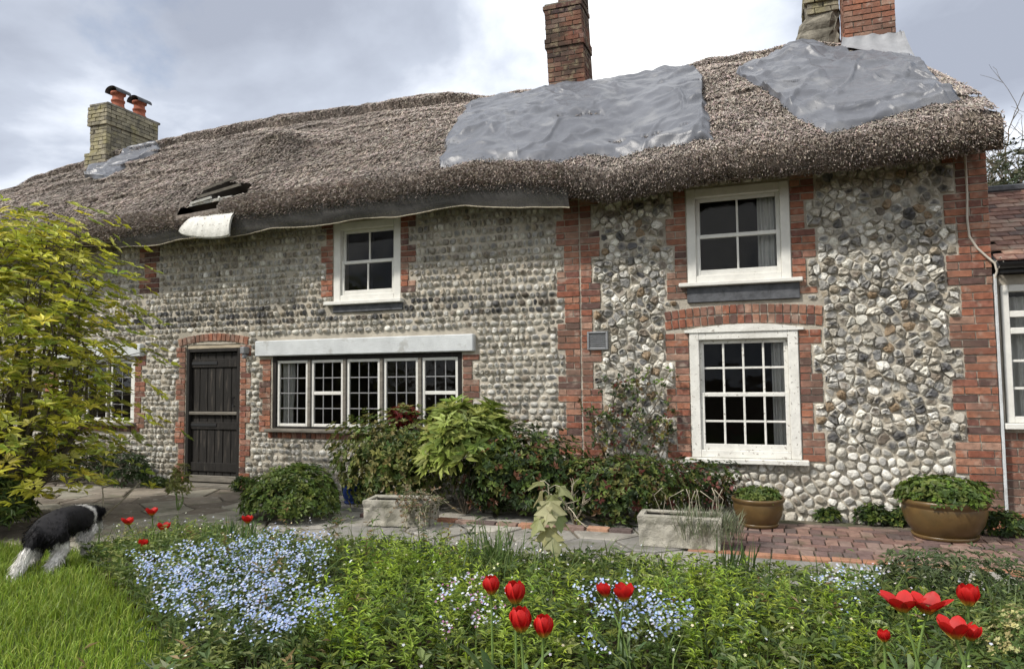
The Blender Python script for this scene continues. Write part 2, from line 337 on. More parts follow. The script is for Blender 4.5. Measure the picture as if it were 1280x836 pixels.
def clip_half(poly, nx, ny, d):
    """keep points with nx*x+ny*y<=d"""
    o = []; n = len(poly)
    for i in range(n):
        a = poly[i]; b = poly[(i+1) % n]; da = nx*a[0]+ny*a[1]-d; db = nx*b[0]+ny*b[1]-d
        if da <= 0: o.append(a)
        if (da < 0 < db) or (db < 0 < da):
            t = da/(da-db); o.append((a[0]+t*(b[0]-a[0]), a[1]+t*(b[1]-a[1])))
    return o
def voronoi(P, rad):
    """cells of points P (n,2) limited to a square of half-width rad"""
    cell = {}
    for i, (x, y) in enumerate(P): cell.setdefault((int(x//rad), int(y//rad)), []).append(i)
    res = []
    for i, (x, y) in enumerate(P):
        poly = [(x-rad, y-rad), (x+rad, y-rad), (x+rad, y+rad), (x-rad, y+rad)]; cx, cy = int(x//rad), int(y//rad)
        for a in (-2, -1, 0, 1, 2):
            for b in (-2, -1, 0, 1, 2):
                for j in cell.get((cx+a, cy+b), ()):
                    if j == i: continue
                    X2, Y2 = P[j]; nx, ny = X2-x, Y2-y
                    if nx*nx+ny*ny > 4*rad*rad*2: continue
                    poly = clip_half(poly, nx, ny, (X2*X2+Y2*Y2-x*x-y*y)/2)
                    if len(poly) < 3: break
        res.append(poly)
    return res
def prism(g, poly, z0, z1, inset, col):
    n = len(poly); c = np.mean(poly, 0); P = np.array(poly); top = c+(P-c)*(1-inset)
    V = np.concatenate([np.c_[P, np.full(n, z0)], np.c_[P, np.full(n, z1-0.008)], np.c_[top, np.full(n, z1)+rng.uniform(-0.002, 0.002, n)], [[c[0], c[1], z1]]])
    Q = [(i, (i+1) % n, n+(i+1) % n, n+i) for i in range(n)]+[(n+i, n+(i+1) % n, 2*n+(i+1) % n, 2*n+i) for i in range(n)]
    return g.add(V, T=[(2*n+i, 2*n+(i+1) % n, 3*n) for i in range(n)], Q=Q, col=col)
# flagstones
pts = []
tries = 0
while tries < 6000:
    tries += 1
    x = rng.uniform(-12, 1.4); y = rng.uniform(-3.3, -0.2)
    sp = 0.46 if x > -5 else 0.36
    if not inpoly(np.array([x]), np.array([y]), PATH)[0]: continue
    if x > -0.75 and y > -1.85: continue
    if all((x-a)**2+(y-b)**2 > sp*sp for a, b in pts): pts.append((x, y))
nfl = 0
for (x, y), c in zip(pts, voronoi(np.array(pts), 0.42)):
    if x > -0.95:
        c = clip_half(c, 0, 1, -1.82)
    c = clip_half(c, 0, 1, -0.16); c = clip_half(c, 0, -1, 3.36)
    if len(c) < 3: continue
    c = np.array(c); m = c.mean(0); c = m+(c-m)*0.955
    area = 0.5*abs(np.dot(c[:, 0], np.roll(c[:, 1], 1))-np.dot(c[:, 1], np.roll(c[:, 0], 1)))
    if area < 0.02: continue
    if x < -5: col = np.array([(0.23, 0.20, 0.16), (0.17, 0.145, 0.115), (0.27, 0.25, 0.20)][rng.integers(3)])
    else: col = np.array([(0.27, 0.255, 0.225), (0.23, 0.22, 0.20), (0.32, 0.30, 0.26)][rng.integers(3)])
    g = Geo(); h = rng.uniform(0.018, 0.032); prism(g, c, -0.01, h, 0.06, col*rng.uniform(0.85, 1.15)); g.build('flagstone', M['flag'], path); nfl += 1
# paving bricks, shared meshes
BRICK_COLS = [(0.26, 0.105, 0.065), (0.30, 0.13, 0.08), (0.22, 0.085, 0.055), (0.32, 0.165, 0.11), (0.17, 0.08, 0.062), (0.25, 0.115, 0.075), (0.115, 0.07, 0.06), (0.28, 0.15, 0.11), (0.23, 0.10, 0.07), (0.33, 0.20, 0.145)]
PAVE_COLS = [(0.19, 0.115, 0.095), (0.15, 0.10, 0.09), (0.23, 0.145, 0.115), (0.12, 0.09, 0.082), (0.22, 0.155, 0.13), (0.26, 0.18, 0.145)]
pave_me = []
for c in PAVE_COLS*2:
    g = Geo(); cbox(g, -0.5, 0.5, -0.5, 0.5, -0.5, 0.5, 0.04, np.array(c)*rng.uniform(0.9, 1.1), 0.02); me = g.mesh('paving_brick'); me.materials.append(M['paver']); pave_me.append(me)
edge_me = []
for c in [(0.36, 0.19, 0.12), (0.33, 0.16, 0.10), (0.40, 0.23, 0.15)]:
    g = Geo(); cbox(g, -0.5, 0.5, -0.5, 0.5, -0.5, 0.5, 0.04, c, 0.02); me = g.mesh('paving_brick'); me.materials.append(M['paver']); edge_me.append(me)
def paver(x, y, lx, ly, pool, z=0.026, rz=0.0):
    o = put('brick', pool[rng.integers(len(pool))], path, (x, y, z-0.03+rng.uniform(-0.004, 0.004))); o.scale = (lx, ly, 0.06)
    o.rotation_euler = (rng.uniform(-.02, .02), rng.uniform(-.02, .02), rz+rng.uniform(-.02, .02))
y = -0.42; r = 0
while y > -1.62:
    mode = r % 3
    if mode == 2:
        x = -0.55
        while x < 2.9: paver(x, y-0.11, 0.095, 0.205, pave_me); x += 0.107
        y -= 0.222
    else:
        x = -0.6+0.11*(r % 2)
        while x < 2.9: paver(x, y-0.05, 0.205, 0.096, pave_me); x += 0.218
        y -= 0.108
    r += 1
x = -0.62
while x < 2.9: paver(x, y-0.055, 0.205, 0.10, edge_me, 0.032); x += 0.219
x = -4.05                                     # brick kerb in front of the shrub border
while x < -1.25: paver(x, -1.30+0.03*math.sin(x*3), 0.205, 0.10, edge_me if rng.random() < .4 else pave_me, 0.055); x += 0.222

# ------------------------------------------------------------------ the cottage
cot = tag(empty('cottage', (0, 0, 0)), 'old two-storey flint and brick cottage with a sagging grey thatched roof', 'cottage')
# wall backing, split at the openings
OPEN = {'low': (-0.86, 0.235, 0.60, 1.95), 'up': (-0.86, 0.195, 2.47, 3.50), 'lup': (-5.39, -4.40, 2.48, 3.52), 'case': (-6.34, -3.56, 0.83, 1.79),
        'door': (-7.82, -6.88, 0.0, 1.98), 'lwin': (-10.3, -8.77, 0.88, 1.83)}
XL, XR, ZT, TH = -16.2, 1.98, 3.85, 0.36
xb = sorted({XL, XR, *[v for o in OPEN.values() for v in o[:2]], *np.arange(-16, 2, 0.5)}); zb = sorted({-0.1, ZT, *[v for o in OPEN.values() for v in o[2:]]})
g = Geo()
for i in range(len(xb)-1):
    for k in range(len(zb)-1):
        cx, cz = (xb[i]+xb[i+1])/2, (zb[k]+zb[k+1])/2
        if any(a < cx < b and c < cz < d for a, b, c, d in OPEN.values()): continue
        x0, x1, z0, z1 = xb[i], xb[i+1], zb[k], zb[k+1]
        g.add([(x0, 0, z0), (x1, 0, z0), (x1, 0, z1), (x0, 0, z1)], Q=[(0, 1, 2, 3)])
        g.add([(x0, TH, z0), (x1, TH, z0), (x1, TH, z1), (x0, TH, z1)], Q=[(3, 2, 1, 0)])
for a, b, c, d in OPEN.values():
    for (x0, z0, x1, z1) in ((a, c, a, d), (b, d, b, c), (a, d, b, d), (b, c, a, c)):
        g.add([(x0, 0, z0), (x0, TH, z0), (x1, TH, z1), (x1, 0, z1)], Q=[(0, 1, 2, 3)])
# gable ends, back wall
for xx in (XL, XR):
    xi = xx+(TH if xx == XL else -TH)
    for q in (xx, xi): g.add([(q, 0, -.1), (q, 5, -.1), (q, 5, ZT), (q, 2.5, 5.5), (q, 0, ZT)], T=[(0, 1, 2), (0, 2, 4), (4, 2, 3)])
g.add([(XL, 5, -.1), (XR, 5, -.1), (XR, 5, ZT), (XL, 5, ZT)], Q=[(0, 1, 2, 3)])
wall = g.build('wall', M['mortar'], cot, label='mortared front wall of flints with red brick piers and surrounds')
g = Geo()
for xx in (-12.5, -8.4, -6.6, -2.9, -1.9):
    box(g, xx-.06, xx+.06, TH+.01, 4.95, 0.02, 4.2)
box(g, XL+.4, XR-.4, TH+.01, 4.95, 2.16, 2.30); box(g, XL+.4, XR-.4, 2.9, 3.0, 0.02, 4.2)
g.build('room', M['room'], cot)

# ---- bricks -------------------------------------------------------------
BR = []          # (centre, size(x,y,z), rot_y, parent, colour index, material key)
KEEP = []        # rectangles on the wall that stones must leave free
CH = 0.0752
def course(x0, x1, z, parent='wall', phase=0, y=-0.012, kind=None):
    """fill one course between x0 and x1 with bricks"""
    w = x1-x0; x = x0
    L_ = []
    first = 0.105 if phase else 0.22
    x = x0
    while x < x1-0.02:
        l = min(first, x1-x)
        if x1-(x+l) < 0.06: l = x1-x
        L_.append((x, x+l)); x += l; first = 0.22
    for a, b in L_:
        BR.append(((( a+b)/2, y+0.05, z+CH/2), (b-a-0.011, 0.10, CH-0.011), 0.0, parent, int(rng.integers(len(BRICK_COLS)))))
def column(x0, x1, z0, z1, tl=0.0, tr=0.0, block=4, off=0, y=-0.012):
    """brick quoin: edges step out by tl / tr for every other block of courses"""
    n = int(round((z1-z0)/CH)); 
    for i in range(n):
        wide = ((i+off)//block) % 2 == 0
        a, b = x0-(tl if wide else 0), x1+(tr if wide else 0)
        course(a, b, z0+i*CH, phase=i % 2, y=y)
    k = 0
    while k < n:
        wide = ((k+off)//block) % 2 == 0; j = k
        while j < n and (((j+off)//block) % 2 == 0) == wide: j += 1
        KEEP.append((x0-(tl if wide else 0), x1+(tr if wide else 0), z0+k*CH, z0+j*CH)); k = j
column(1.71, 1.985, -0.02, 3.80, tl=0.11, block=4, off=1)
column(-2.26, -2.075, -0.02, 3.80, tl=0.09, block=4); column(-2.065, -1.93, -0.02, 3.80, tr=0.10, block=4, off=2)
column(-1.02, -0.865, 0.58, 1.96, tl=0.10, block=4, off=2); column(0.24, 0.36, 0.58, 1.96, tr=0.10, block=4)
column(-1.0, -0.865, 2.30, 3.75, tl=0.09, block=4); column(0.20, 0.34, 2.30, 3.75, tr=0.10, block=4, off=3)
column(-5.50, -5.395, 2.55, 3.75, tl=0.08, block=3); column(-4.395, -4.28, 2.55, 3.75, tr=0.10, block=3, off=1)
column(-7.94, -7.825, 0.0, 1.95, tl=0.06, block=4); column(-6.875, -6.77, 0.0, 1.95, tr=0.08, block=3)
column(-6.50, -6.36, 0.78, 1.78, tl=0.05, block=3); column(-3.55, -3.42, 0.78, 1.78, tr=0.09, block=3)
column(-8.765, -8.64, 0.80, 1.84, tr=0.08, block=3); column(-10.5, -10.31, 0.8, 1.84, tl=0.08, block=3)
column(-8.62, -8.40, 2.75, 3.5, tl=0.1, tr=0.06, block=3)
def rowlock(x0, x1, z0, h, y=-0.014, rise=0.0, step=0.077):
    """bricks on end in a straight or segmental arch"""
    n = int(round((x1-x0)/step)); xm = (x0+x1)/2; hw = (x1-x0)/2
    for i in range(n):
        x = x0+(i+0.5)*(x1-x0)/n; u = (x-xm)/hw; dz = rise*(1-u*u)
        BR.append(((x, y+0.05, z0+dz+h/2), ((x1-x0)/n-0.011, 0.10, h-0.008), math.atan(2*rise*u/hw)*1.0, 'wall', int(rng.integers(len(BRICK_COLS)))))
    KEEP.append((x0, x1, z0, z0+h+rise))
rowlock(-1.12, 0.48, 1.965, 0.10, rise=0.05); rowlock(-1.12, 0.48, 2.072, 0.10, rise=0.05)
rowlock(-7.96, -6.74, 1.955, 0.11, rise=0.07)
rowlock(-6.40, -3.50, 0.70, 0.11); rowlock(-10.4, -8.66, 0.745, 0.11)
KEEP += [(a-.01, b+.01, c-.01, d+.01) for a, b, c, d in OPEN.values()]
KEEP += [(-6.60, -3.36, 1.78, 2.01), (-10.6, -8.58, 1.82, 2.03), (-0.97, 0.32, 2.24, 2.48), (-5.5, -4.34, 2.33, 2.48), (-2.0, -1.74, 1.76, 1.99)]

# ---- stones -------------------------------------------------------------
CORTEX = np.array([(0.58, 0.56, 0.49), (0.52, 0.49, 0.42), (0.66, 0.64, 0.58), (0.40, 0.37, 0.31)])
CORE = np.array([(0.07, 0.07, 0.075), (0.12, 0.12, 0.12), (0.20, 0.195, 0.185), (0.28, 0.27, 0.25), (0.15, 0.12, 0.09), (0.28, 0.235, 0.17), (0.045, 0.045, 0.05)])
def stone_geo(poly, h, rim, core, tilt=(0, 0), sharp=0.0, core_r=0.6):
    P = np.array(poly); c = P.mean(0); n = len(P); d = P-c
    def ring(s, yy, j):
        q = c+d*s*(1+rng.uniform(-j, j, (n, 1))); dep = -yy*h*(1+rng.uniform(-j, j, n))-(d[:, 0]*tilt[0]+d[:, 1]*tilt[1])*s*(yy > 0)
        return np.c_[q[:, 0], np.minimum(dep, 0.02), q[:, 1]]
    V = np.concatenate([np.c_[P[:, 0], np.full(n, 0.015), P[:, 1]], ring(0.94, 0.55, 0.04+sharp*.1), ring(core_r, 1.0, 0.06+sharp*.25), [[c[0]+rng.uniform(-.2, .2)*abs(d[:, 0]).max(), -h*(1.06+sharp*rng.uniform(-.5, .3)), c[1]+rng.uniform(-.2, .2)*abs(d[:, 1]).max()]]])
    i = np.arange(n); i2 = (i+1) % n
    Q = np.concatenate([np.stack([i, i2, n+i2, n+i], 1), np.stack([n+i, n+i2, 2*n+i2, 2*n+i], 1)]); T = np.stack([2*n+i, 2*n+i2, np.full(n, 3*n)], 1)
    C = np.concatenate([np.tile(rim, (2*n, 1)), np.tile(core, (n+1, 1))]); C[2*n:3*n] = (rim*0.35+core*0.65)
    return V, T, Q, C
def free(poly, c=None):
    """cut a stone outline back from bricks and openings; None when nothing is left"""
    c = np.mean(poly, 0) if c is None else c
    for a, b, z0, z1 in KEEP:
        a -= .012; b += .012; z0 -= .010; z1 += .010
        P = np.array(poly)
        if P[:, 0].max() <= a or P[:, 0].min() >= b or P[:, 1].max() <= z0 or P[:, 1].min() >= z1: continue
        ds = [a-c[0], c[0]-b, z0-c[1], c[1]-z1]; k = int(np.argmax(ds))
        if ds[k] < -0.005: return None
        poly = [clip_half(poly, 1, 0, a), clip_half(poly, -1, 0, -b), clip_half(poly, 0, 1, z0), clip_half(poly, 0, -1, -z1)][k]
        if len(poly) < 3: return None
    P = np.array(poly); w = np.ptp(P, 0)
    if w.min() < 0.028: return None
    return poly
def roundoff(poly, gap, n, r):
    """shrink, resample by angle and round the corners"""
    P = np.array(poly); c = P.mean(0); an = np.arange(n)*2*math.pi/n+rng.uniform(0, 1); o = []
    e = np.roll(P, -1, 0)-P
    for a in an:
        d = np.array([math.cos(a), math.sin(a)]); best = 9
        for p, ee in zip(P, e):
            den = d[0]*ee[1]-d[1]*ee[0]
            if abs(den) < 1e-9: continue
            q = p-c; t = (q[0]*ee[1]-q[1]*ee[0])/den; s_ = (q[0]*d[1]-q[1]*d[0])/den
            if t > 0 and -1e-6 <= s_ <= 1+1e-6: best = min(best, t)
        o.append(best)
    o = np.array(o); o = (o*(1-r)+r*np.minimum(np.minimum(np.roll(o, 1), np.roll(o, -1)), o)); o = np.maximum(o-gap, 0.008)
    return c+np.c_[np.cos(an), np.sin(an)]*o[:, None]
STONES = {'flint': [], 'cobble': []}
# right bay: random flints
pts = []
zs = 3.72
gridc = {}
for _ in range(26000):
    x = rng.uniform(-1.93, 1.80); z = rng.uniform(0.0, 3.72); sp = 0.086 if z > 0.75 else 0.094
    sp *= 0.62+0.6*rng.random()
    if any(a-.022 < x < b+.022 and c-.018 < z < d+.018 for a, b, c, d in KEEP): continue
    kx, kz = int(x//0.15), int(z//0.15); ok = True
    for a in (-1, 0, 1):
        for b in (-1, 0, 1):
            for (p, q) in gridc.get((kx+a, kz+b), ()):
                if (x-p)**2*0.75+(z-q)**2*1.15 < sp*sp: ok = False; break
            if not ok: break
        if not ok: break
    if ok: gridc.setdefault((kx, kz), []).append((x, z)); pts.append((x, z))
for (x, z), c in zip(pts, voronoi(np.array(pts), 0.13)):
    if len(c) < 3: continue
    c = free(c, (x, z))
    if c is None: continue
    low = z < 0.75
    P = roundoff(c, 0.0015+0.006*rng.random()**2 if not low else 0.005, 11, 0.0 if not low else 0.4)
    if np.ptp(P, 0).min() < 0.022: continue
    u = rng.random(); rim = CORTEX[rng.integers(4)]*rng.uniform(0.75, 1.1)
    if low: core = rim*rng.uniform(0.85, 1.15) if u < 0.72 else CORE[rng.integers(2, 6)]; h = rng.uniform(0.022, 0.055)
    else:
        core = CORE[rng.integers(7)]*rng.uniform(0.6, 1.2) if u < 0.60 else rim*rng.uniform(0.85, 1.2); h = rng.uniform(0.008, 0.058)
        if rng.random() < 0.25: rim = core*0.8+rim*0.2
        if rng.random() < 0.03: core = np.array((0.22, 0.16, 0.10)); rim = core*1.2
    STONES['flint'].append((P.mean(0), np.ptp(P, 0), stone_geo(P, h, rim, core, rng.uniform(-.45, .45, 2) if not low else rng.uniform(-.15, .25, 2), 0.0 if low else 0.8, rng.uniform(0.45, 0.75))))
# left bay: coursed cobbles
z = 0.0; row = 0
while z < 3.7:
    hrow = rng.uniform(0.072, 0.092) if z < 2.25 else rng.uniform(0.078, 0.098)
    band = 2.22 < z < 2.42
    zm = z+hrow/2; cuts = sorted((p-.006, q+.006) for p, q, r0_, r1_ in KEEP if min(r1_, z+hrow)-max(r0_, z) > .35*hrow and p < -2.0)
    iv = []; p0 = -12.2
    for p, q in cuts:
        if p > p0: iv.append((p0, min(p, -2.2)))
        p0 = max(p0, q)
    if p0 < -2.26: iv.append((p0, -2.26))
    cells = []
    for p, q in iv:
        x = p
        while x < q-.02:
            w = rng.uniform(0.05, 0.13) if z < 2.2 else rng.uniform(0.05, 0.105)
            if q-(x+w) < .045: w = q-x
            cells.append((x, w)); x += w
    for x, w in cells:
        zo = z+0.016*float(fbm(np.array(x*0.9), np.array(row*0.3), 77, 2))
        cx, cz = x+w/2, zo+hrow/2; an = np.arange(8)*math.pi/4+rng.uniform(0, .7); ex = rng.uniform(2.4, 4.2)
        cs, sn = np.cos(an), np.sin(an); rr = (np.abs(cs)**ex+np.abs(sn)**ex)**(-1/ex)
        P = np.c_[cx+cs*rr*(w/2-0.006)*rng.uniform(.86, 1.04, 8), cz+sn*rr*(hrow/2-0.005)*rng.uniform(.86, 1.04, 8)]
        q = free([tuple(p) for p in P])
        if q is None or rng.random() < 0.012: continue
        P = np.array(q)
        if len(P) < 4: continue
        rim = CORTEX[rng.integers(4)]*rng.uniform(0.6, 1.05); u = rng.random()
        if band: core = CORE[rng.integers(7)]*rng.uniform(.5, 1.0) if u < .9 else rim; rim = core*.8+rim*.2 if rng.random() < .75 else rim
        elif z > 2.2: core = CORE[rng.integers(1, 6)]*rng.uniform(.8, 1.35) if u < .72 else rim
        else: core = CORE[rng.integers(1, 6)]*rng.uniform(.9, 1.5) if u < .45 else rim*rng.uniform(.85, 1.1)
        STONES['cobble'].append((P.mean(0), np.ptp(P, 0), stone_geo(P, rng.uniform(0.012, 0.045), rim, core, (rng.uniform(-.3, .3), rng.uniform(-.2, .5)), 0.5, rng.uniform(.5, .75))))
    z += hrow; row += 1
for kind, lst in STONES.items():
    def score(s):
        px, py, zc = proj((s[0][0], 0, s[0][1]))
        vis = 4 < px < 1276 and 4 < py < 832 and not (420 < px < 830 and py > 540) and not (px < 170 and py > 280) and not (kind == 'flint' and py > 645) and s[0][1] < 3.3
        return (s[1][0]*s[1][1]/zc**2) if vis else 0
    order = sorted(range(len(lst)), key=lambda i: -score(lst[i])); single = set(order[:295]); g = Geo()
    for i, (c, w, (V, T, Q, C)) in enumerate(lst):
        if i in single:
            q = Geo(); q.add(V-np.array([c[0], 0, c[1]]), T, Q, C); q.build(kind, M['stone'], wall, smooth=(kind == 'cobble'), loc=(c[0], 0, c[1]))
        else: g.add(V, T, Q, C)
    g.build(kind+'_facing', M['stone'], wall, smooth=False, kind='stuff')
print('stones', {k: len(v) for k, v in STONES.items()}, 'flags', nfl)

# ---- roof ---------------------------------------------------------------
EAVE = [(-17, 3.42), (-8.4, 3.45), (-7.5, 3.48), (-6.5, 3.53), (-4.9, 3.55), (-3.9, 3.55), (-3.2, 3.58), (-2.6, 3.53), (-2.15, 3.45), (-1.62, 3.32), (-1.03, 3.38), (-0.47, 3.44), (0.2, 3.42), (0.72, 3.42), (1.34, 3.43), (1.97, 3.47)]
RIDGE = [(-17.2, 3.9), (-16.3, 4.3), (-15.2, 4.95), (-14, 5.62), (-13, 5.78), (-11, 6.0), (-9.1, 6.08), (-6.5, 6.08), (-4.9, 6.04), (-4.3, 5.97), (-3, 5.95), (-1.75, 5.92), (-0.6, 6.02), (0.47, 6.08), (1.07, 5.90), (1.64, 5.72), (2.0, 5.35)]
def eave(x): return interp(x, EAVE)
def ridge(x): return interp(x, RIDGE)
Y0, Y1 = -0.46, 2.5
def hz(x, y):
    """thatch height over plan position, front slope"""
    s = np.clip((np.asarray(y)-Y0)/(Y1-Y0), 0, 1); g_ = s+0.07*np.sin(math.pi*s)
    g_ = g_-0.035*np.clip((s-0.9)/0.1, 0, 1)**2
    lo = eave(x)+0.36
    return lo+(ridge(x)-lo)*g_
def disp(x, y):
    """lumps, course lines and the raised ridge block, along the slope normal"""
    x = np.asarray(x, float); y = np.asarray(y, float); s = (y-Y0)/(Y1-Y0)
    d = 0.055*fbm(x*1.1, y*1.5, 31, 3)+0.035*fbm(x*4, y*5, 32, 3)
    for k, (c, a) in enumerate([(0.16, .03), (0.34, .045), (0.52, .04), (0.69, .045)]):
        cc = c+0.045*fbm(x*0.55, x*0+k, 40+k, 3); w = np.clip((s-cc)/0.02, -1, 1)
        d = d+a*(np.where(s > cc, np.exp(-(s-cc)/0.06), -0.7*np.exp((s-cc)/0.02)))*np.clip(0.55+1.6*vn(x*0.8, x*0+k*3.1, 50+k), 0, 1)
    edge = 0.865+0.05*fbm(x*1.1, x*0, 60, 3)+0.012*vn(x*9, x*0, 61)
    d = d+0.13*(1/(1+np.exp(-(s-edge)/0.006)))*np.clip((-x-3.9)/0.6, 0.35, 1)
    d = d-0.06*np.exp(-((s-edge+0.02)/0.018)**2)*np.clip((-x-3.9)/0.6, 0.0, 1)
    # hood of the broken eyebrow dormer
    d = d+0.24*np.exp(-((x+6.75)/0.50)**2-((y-0.66)/0.30)**2)
    return d
NRM = unit(np.array([0, -0.62, 0.78]))
def roof_at(x, y, off=0.0):
    x = np.asarray(x, float); y = np.asarray(y, float)
    d = disp(x, y)+off; return np.stack([x+0*y, y+NRM[1]*d, hz(x, y)+NRM[2]*d], -1)
def roof_pix(px, py):
    d = ray(px, py); lo, hi = 6.5, 25.0
    f = lambda t: (CAM+d*t)
    ts = np.linspace(5.5, 26, 900); Pq = CAM+d*ts[:, None]; dq = disp(Pq[:, 0], Pq[:, 1]); yq = Pq[:, 1]-NRM[1]*dq; df = Pq[:, 2]-hz(Pq[:, 0], yq)-NRM[2]*dq; ok = (Pq[:, 1] > Y0) & (Pq[:, 1] < 2.62) & (df < 0)
    i = int(np.argmax(ok)) if ok.any() else int(np.argmin(np.abs(df)+(Pq[:, 1] < Y0)*9+(Pq[:, 1] > 2.6)*9)); return np.array([Pq[i][0], min(yq[i], 2.5)])
def xend(y):
    s = np.clip((np.asarray(y)-Y0)/(Y1-Y0), 0, 1); return 1.985-0.04*s-0.36*np.clip((s-0.35)/0.65, 0, 1)**2
NX = 520
sx = np.linspace(0, 1, NX)
prof_u = np.concatenate([np.linspace(0, 1, 8)[:-1]*0.5, 0.5+np.linspace(0, 1, 10)[:-1]*0.5])    # under side and lip
lip = np.array([(0.20, 0.30), (-0.05, 0.16), (-0.36, 0.04), (-0.47, 0.015), (-0.545, 0.05), (-0.59, 0.13), (-0.585, 0.22), (-0.54, 0.30), (Y0, 0.36)])
ls = np.linspace(0, 1, 26)[:-1]; lipY = np.interp(ls, np.linspace(0, 1, 9), lip[:, 0]); lipZ = np.interp(ls, np.linspace(0, 1, 9), lip[:, 1])
ysl = np.linspace(Y0, Y1, 110)
allY = np.concatenate([lipY, ysl]); P = np.zeros((NX, len(allY), 3))
for j, yy in enumerate(allY):
    xe = float(xend(yy)); xs = -17+sx*(xe+17)
    if j < len(lipY):
        lump = 0.045*fbm(xs*1.4, xs*0+j*0.1, 71, 3)+0.02*vn(xs*8, xs*0+j*0.5, 72)
        P[:, j] = np.stack([xs, yy+lump*0.5, eave(xs)+lipZ[j]+lump*(0.6 if j > 5 else 0.2)], -1)
    else: P[:, j] = roof_at(xs, np.full(NX, yy))
w = np.clip((np.arange(len(allY))-len(lipY))/6.0, 0, 1)          # blend lip lumps into the slope
# round the verge at the right gable
endf = np.clip((sx-0.985)/0.015, 0, 1)**2
P[:, len(lipY):, 2] -= (endf*0.10)[:, None]
DORM = [roof_pix(*p) for p in ((232, 272), (240, 252), (256, 238), (284, 228), (316, 229), (312, 248), (300, 262), (292, 276), (240, 284))]
cx = (P[:-1, :-1, 0]+P[1:, 1:, 0])/2; cy = (P[:-1, :-1, 1]+P[1:, 1:, 1])/2
ap = np.broadcast_to(allY[None, :], P.shape[:2]); cy = (ap[:-1, :-1]+ap[1:, 1:])/2
hole = inpoly(cx, cy, [tuple(d) for d in DORM]); hole[:, :len(lipY)] = False
hole[:, len(lipY)-7:len(lipY)] |= (cx[:, len(lipY)-7:len(lipY)] > -7.45) & (cx[:, len(lipY)-7:len(lipY)] < -6.78)
g = Geo(); gridsurf(g, P, mask=~hole)
# back slope
yb = np.linspace(2.5, 5.5, 30); Pb = np.zeros((NX, 30, 3))
for j, yy in enumerate(yb):
    xe = float(xend(5-yy)); xs = -17+sx*(xe+17); Pb[:, j] = roof_at(xs, np.full(NX, 5-yy)); Pb[:, j, 1] = 5-Pb[:, j, 1]
gridsurf(g, Pb)
for e in (-1, 0):                                        # verge ends
    loop = np.concatenate([P[e], Pb[e]]); c = loop.mean(0)+np.array([0, 0, .1]); n = len(loop); g.add(np.concatenate([loop, [c]]), T=[(i, (i+1) % n, n) for i in range(n)])
roof = g.build('thatched_roof', M['thatch'], cot, smooth=True, label='sagging weathered grey-brown thatch')
# straw: cut reed ends and loose stalks over the front slope and along the lip
g = Geo(); n = 210000
x = rng.uniform(-14.5, 2.0, n); y = Y0+(Y1-Y0)*rng.random(n)**1.1
ok = (x < xend(y)-0.01) & ~inpoly(x, y, [tuple(d) for d in DORM]); x, y = x[ok], y[ok]; n = len(x)
B = roof_at(x, y, 0.004); D = unit(np.stack([rng.normal(0, .35, n), np.full(n, -0.78), np.full(n, -0.62)+rng.normal(0, .12, n)], -1)); Nn = unit(NRM+rng.normal(0, .25, (n, 3)))
ln = rng.uniform(.035, .13, n); B = B-D*ln[:, None]*0.5; lift = rng.uniform(0.0, 0.02, n)
Cc = palette([(0.38, 0.33, 0.285), (0.30, 0.255, 0.22), (0.46, 0.40, 0.34), (0.20, 0.17, 0.145), (0.36, 0.29, 0.255), (0.12, 0.10, 0.085)], n, .25)
Sd = unit(np.cross(D, Nn)); wd = rng.uniform(.0035, .008, n)[:, None]
tip = B+D*ln[:, None]+NRM*lift[:, None]; V = np.stack([B-Sd*wd, B+Sd*wd, tip+Sd*wd*.6, tip-Sd*wd*.6], 1).reshape(-1, 3)
g.add(V, Q=(np.arange(n)*4)[:, None]+np.arange(4), col=np.repeat(Cc, 4, 0))
n = 60000; x = rng.uniform(-14.5, 2.0, n); k = rng.integers(8, len(lipY), n)
ok = ~((k >= len(lipY)-8) & (x > -7.47) & (x < -6.76)); x, k = x[ok], k[ok]; n = len(x)
by = lipY[k]; bz = eave(x)+lipZ[k]+rng.uniform(-.012, .012, n); B = np.stack([x, by-0.004, bz], -1)
D = unit(np.stack([rng.normal(0, .25, n), -0.75-0.3*rng.random(n), -0.35+rng.normal(0, .35, n)], -1)); ln = rng.uniform(.015, .06, n); Nn = sph(n); Sd = unit(np.cross(D, Nn)); wd = rng.uniform(.003, .007, n)[:, None]
tip = B+D*ln[:, None]; V = np.stack([B-Sd*wd, B+Sd*wd, tip+Sd*wd*.6, tip-Sd*wd*.6], 1).reshape(-1, 3)
Cc = palette([(0.36, 0.30, 0.26), (0.28, 0.235, 0.20), (0.43, 0.37, 0.31), (0.18, 0.15, 0.125)], n, .25)
g.add(V, Q=(np.arange(n)*4)[:, None]+np.arange(4), col=np.repeat(Cc, 4, 0))
g.build('straw', M['straw'], roof, kind='stuff')
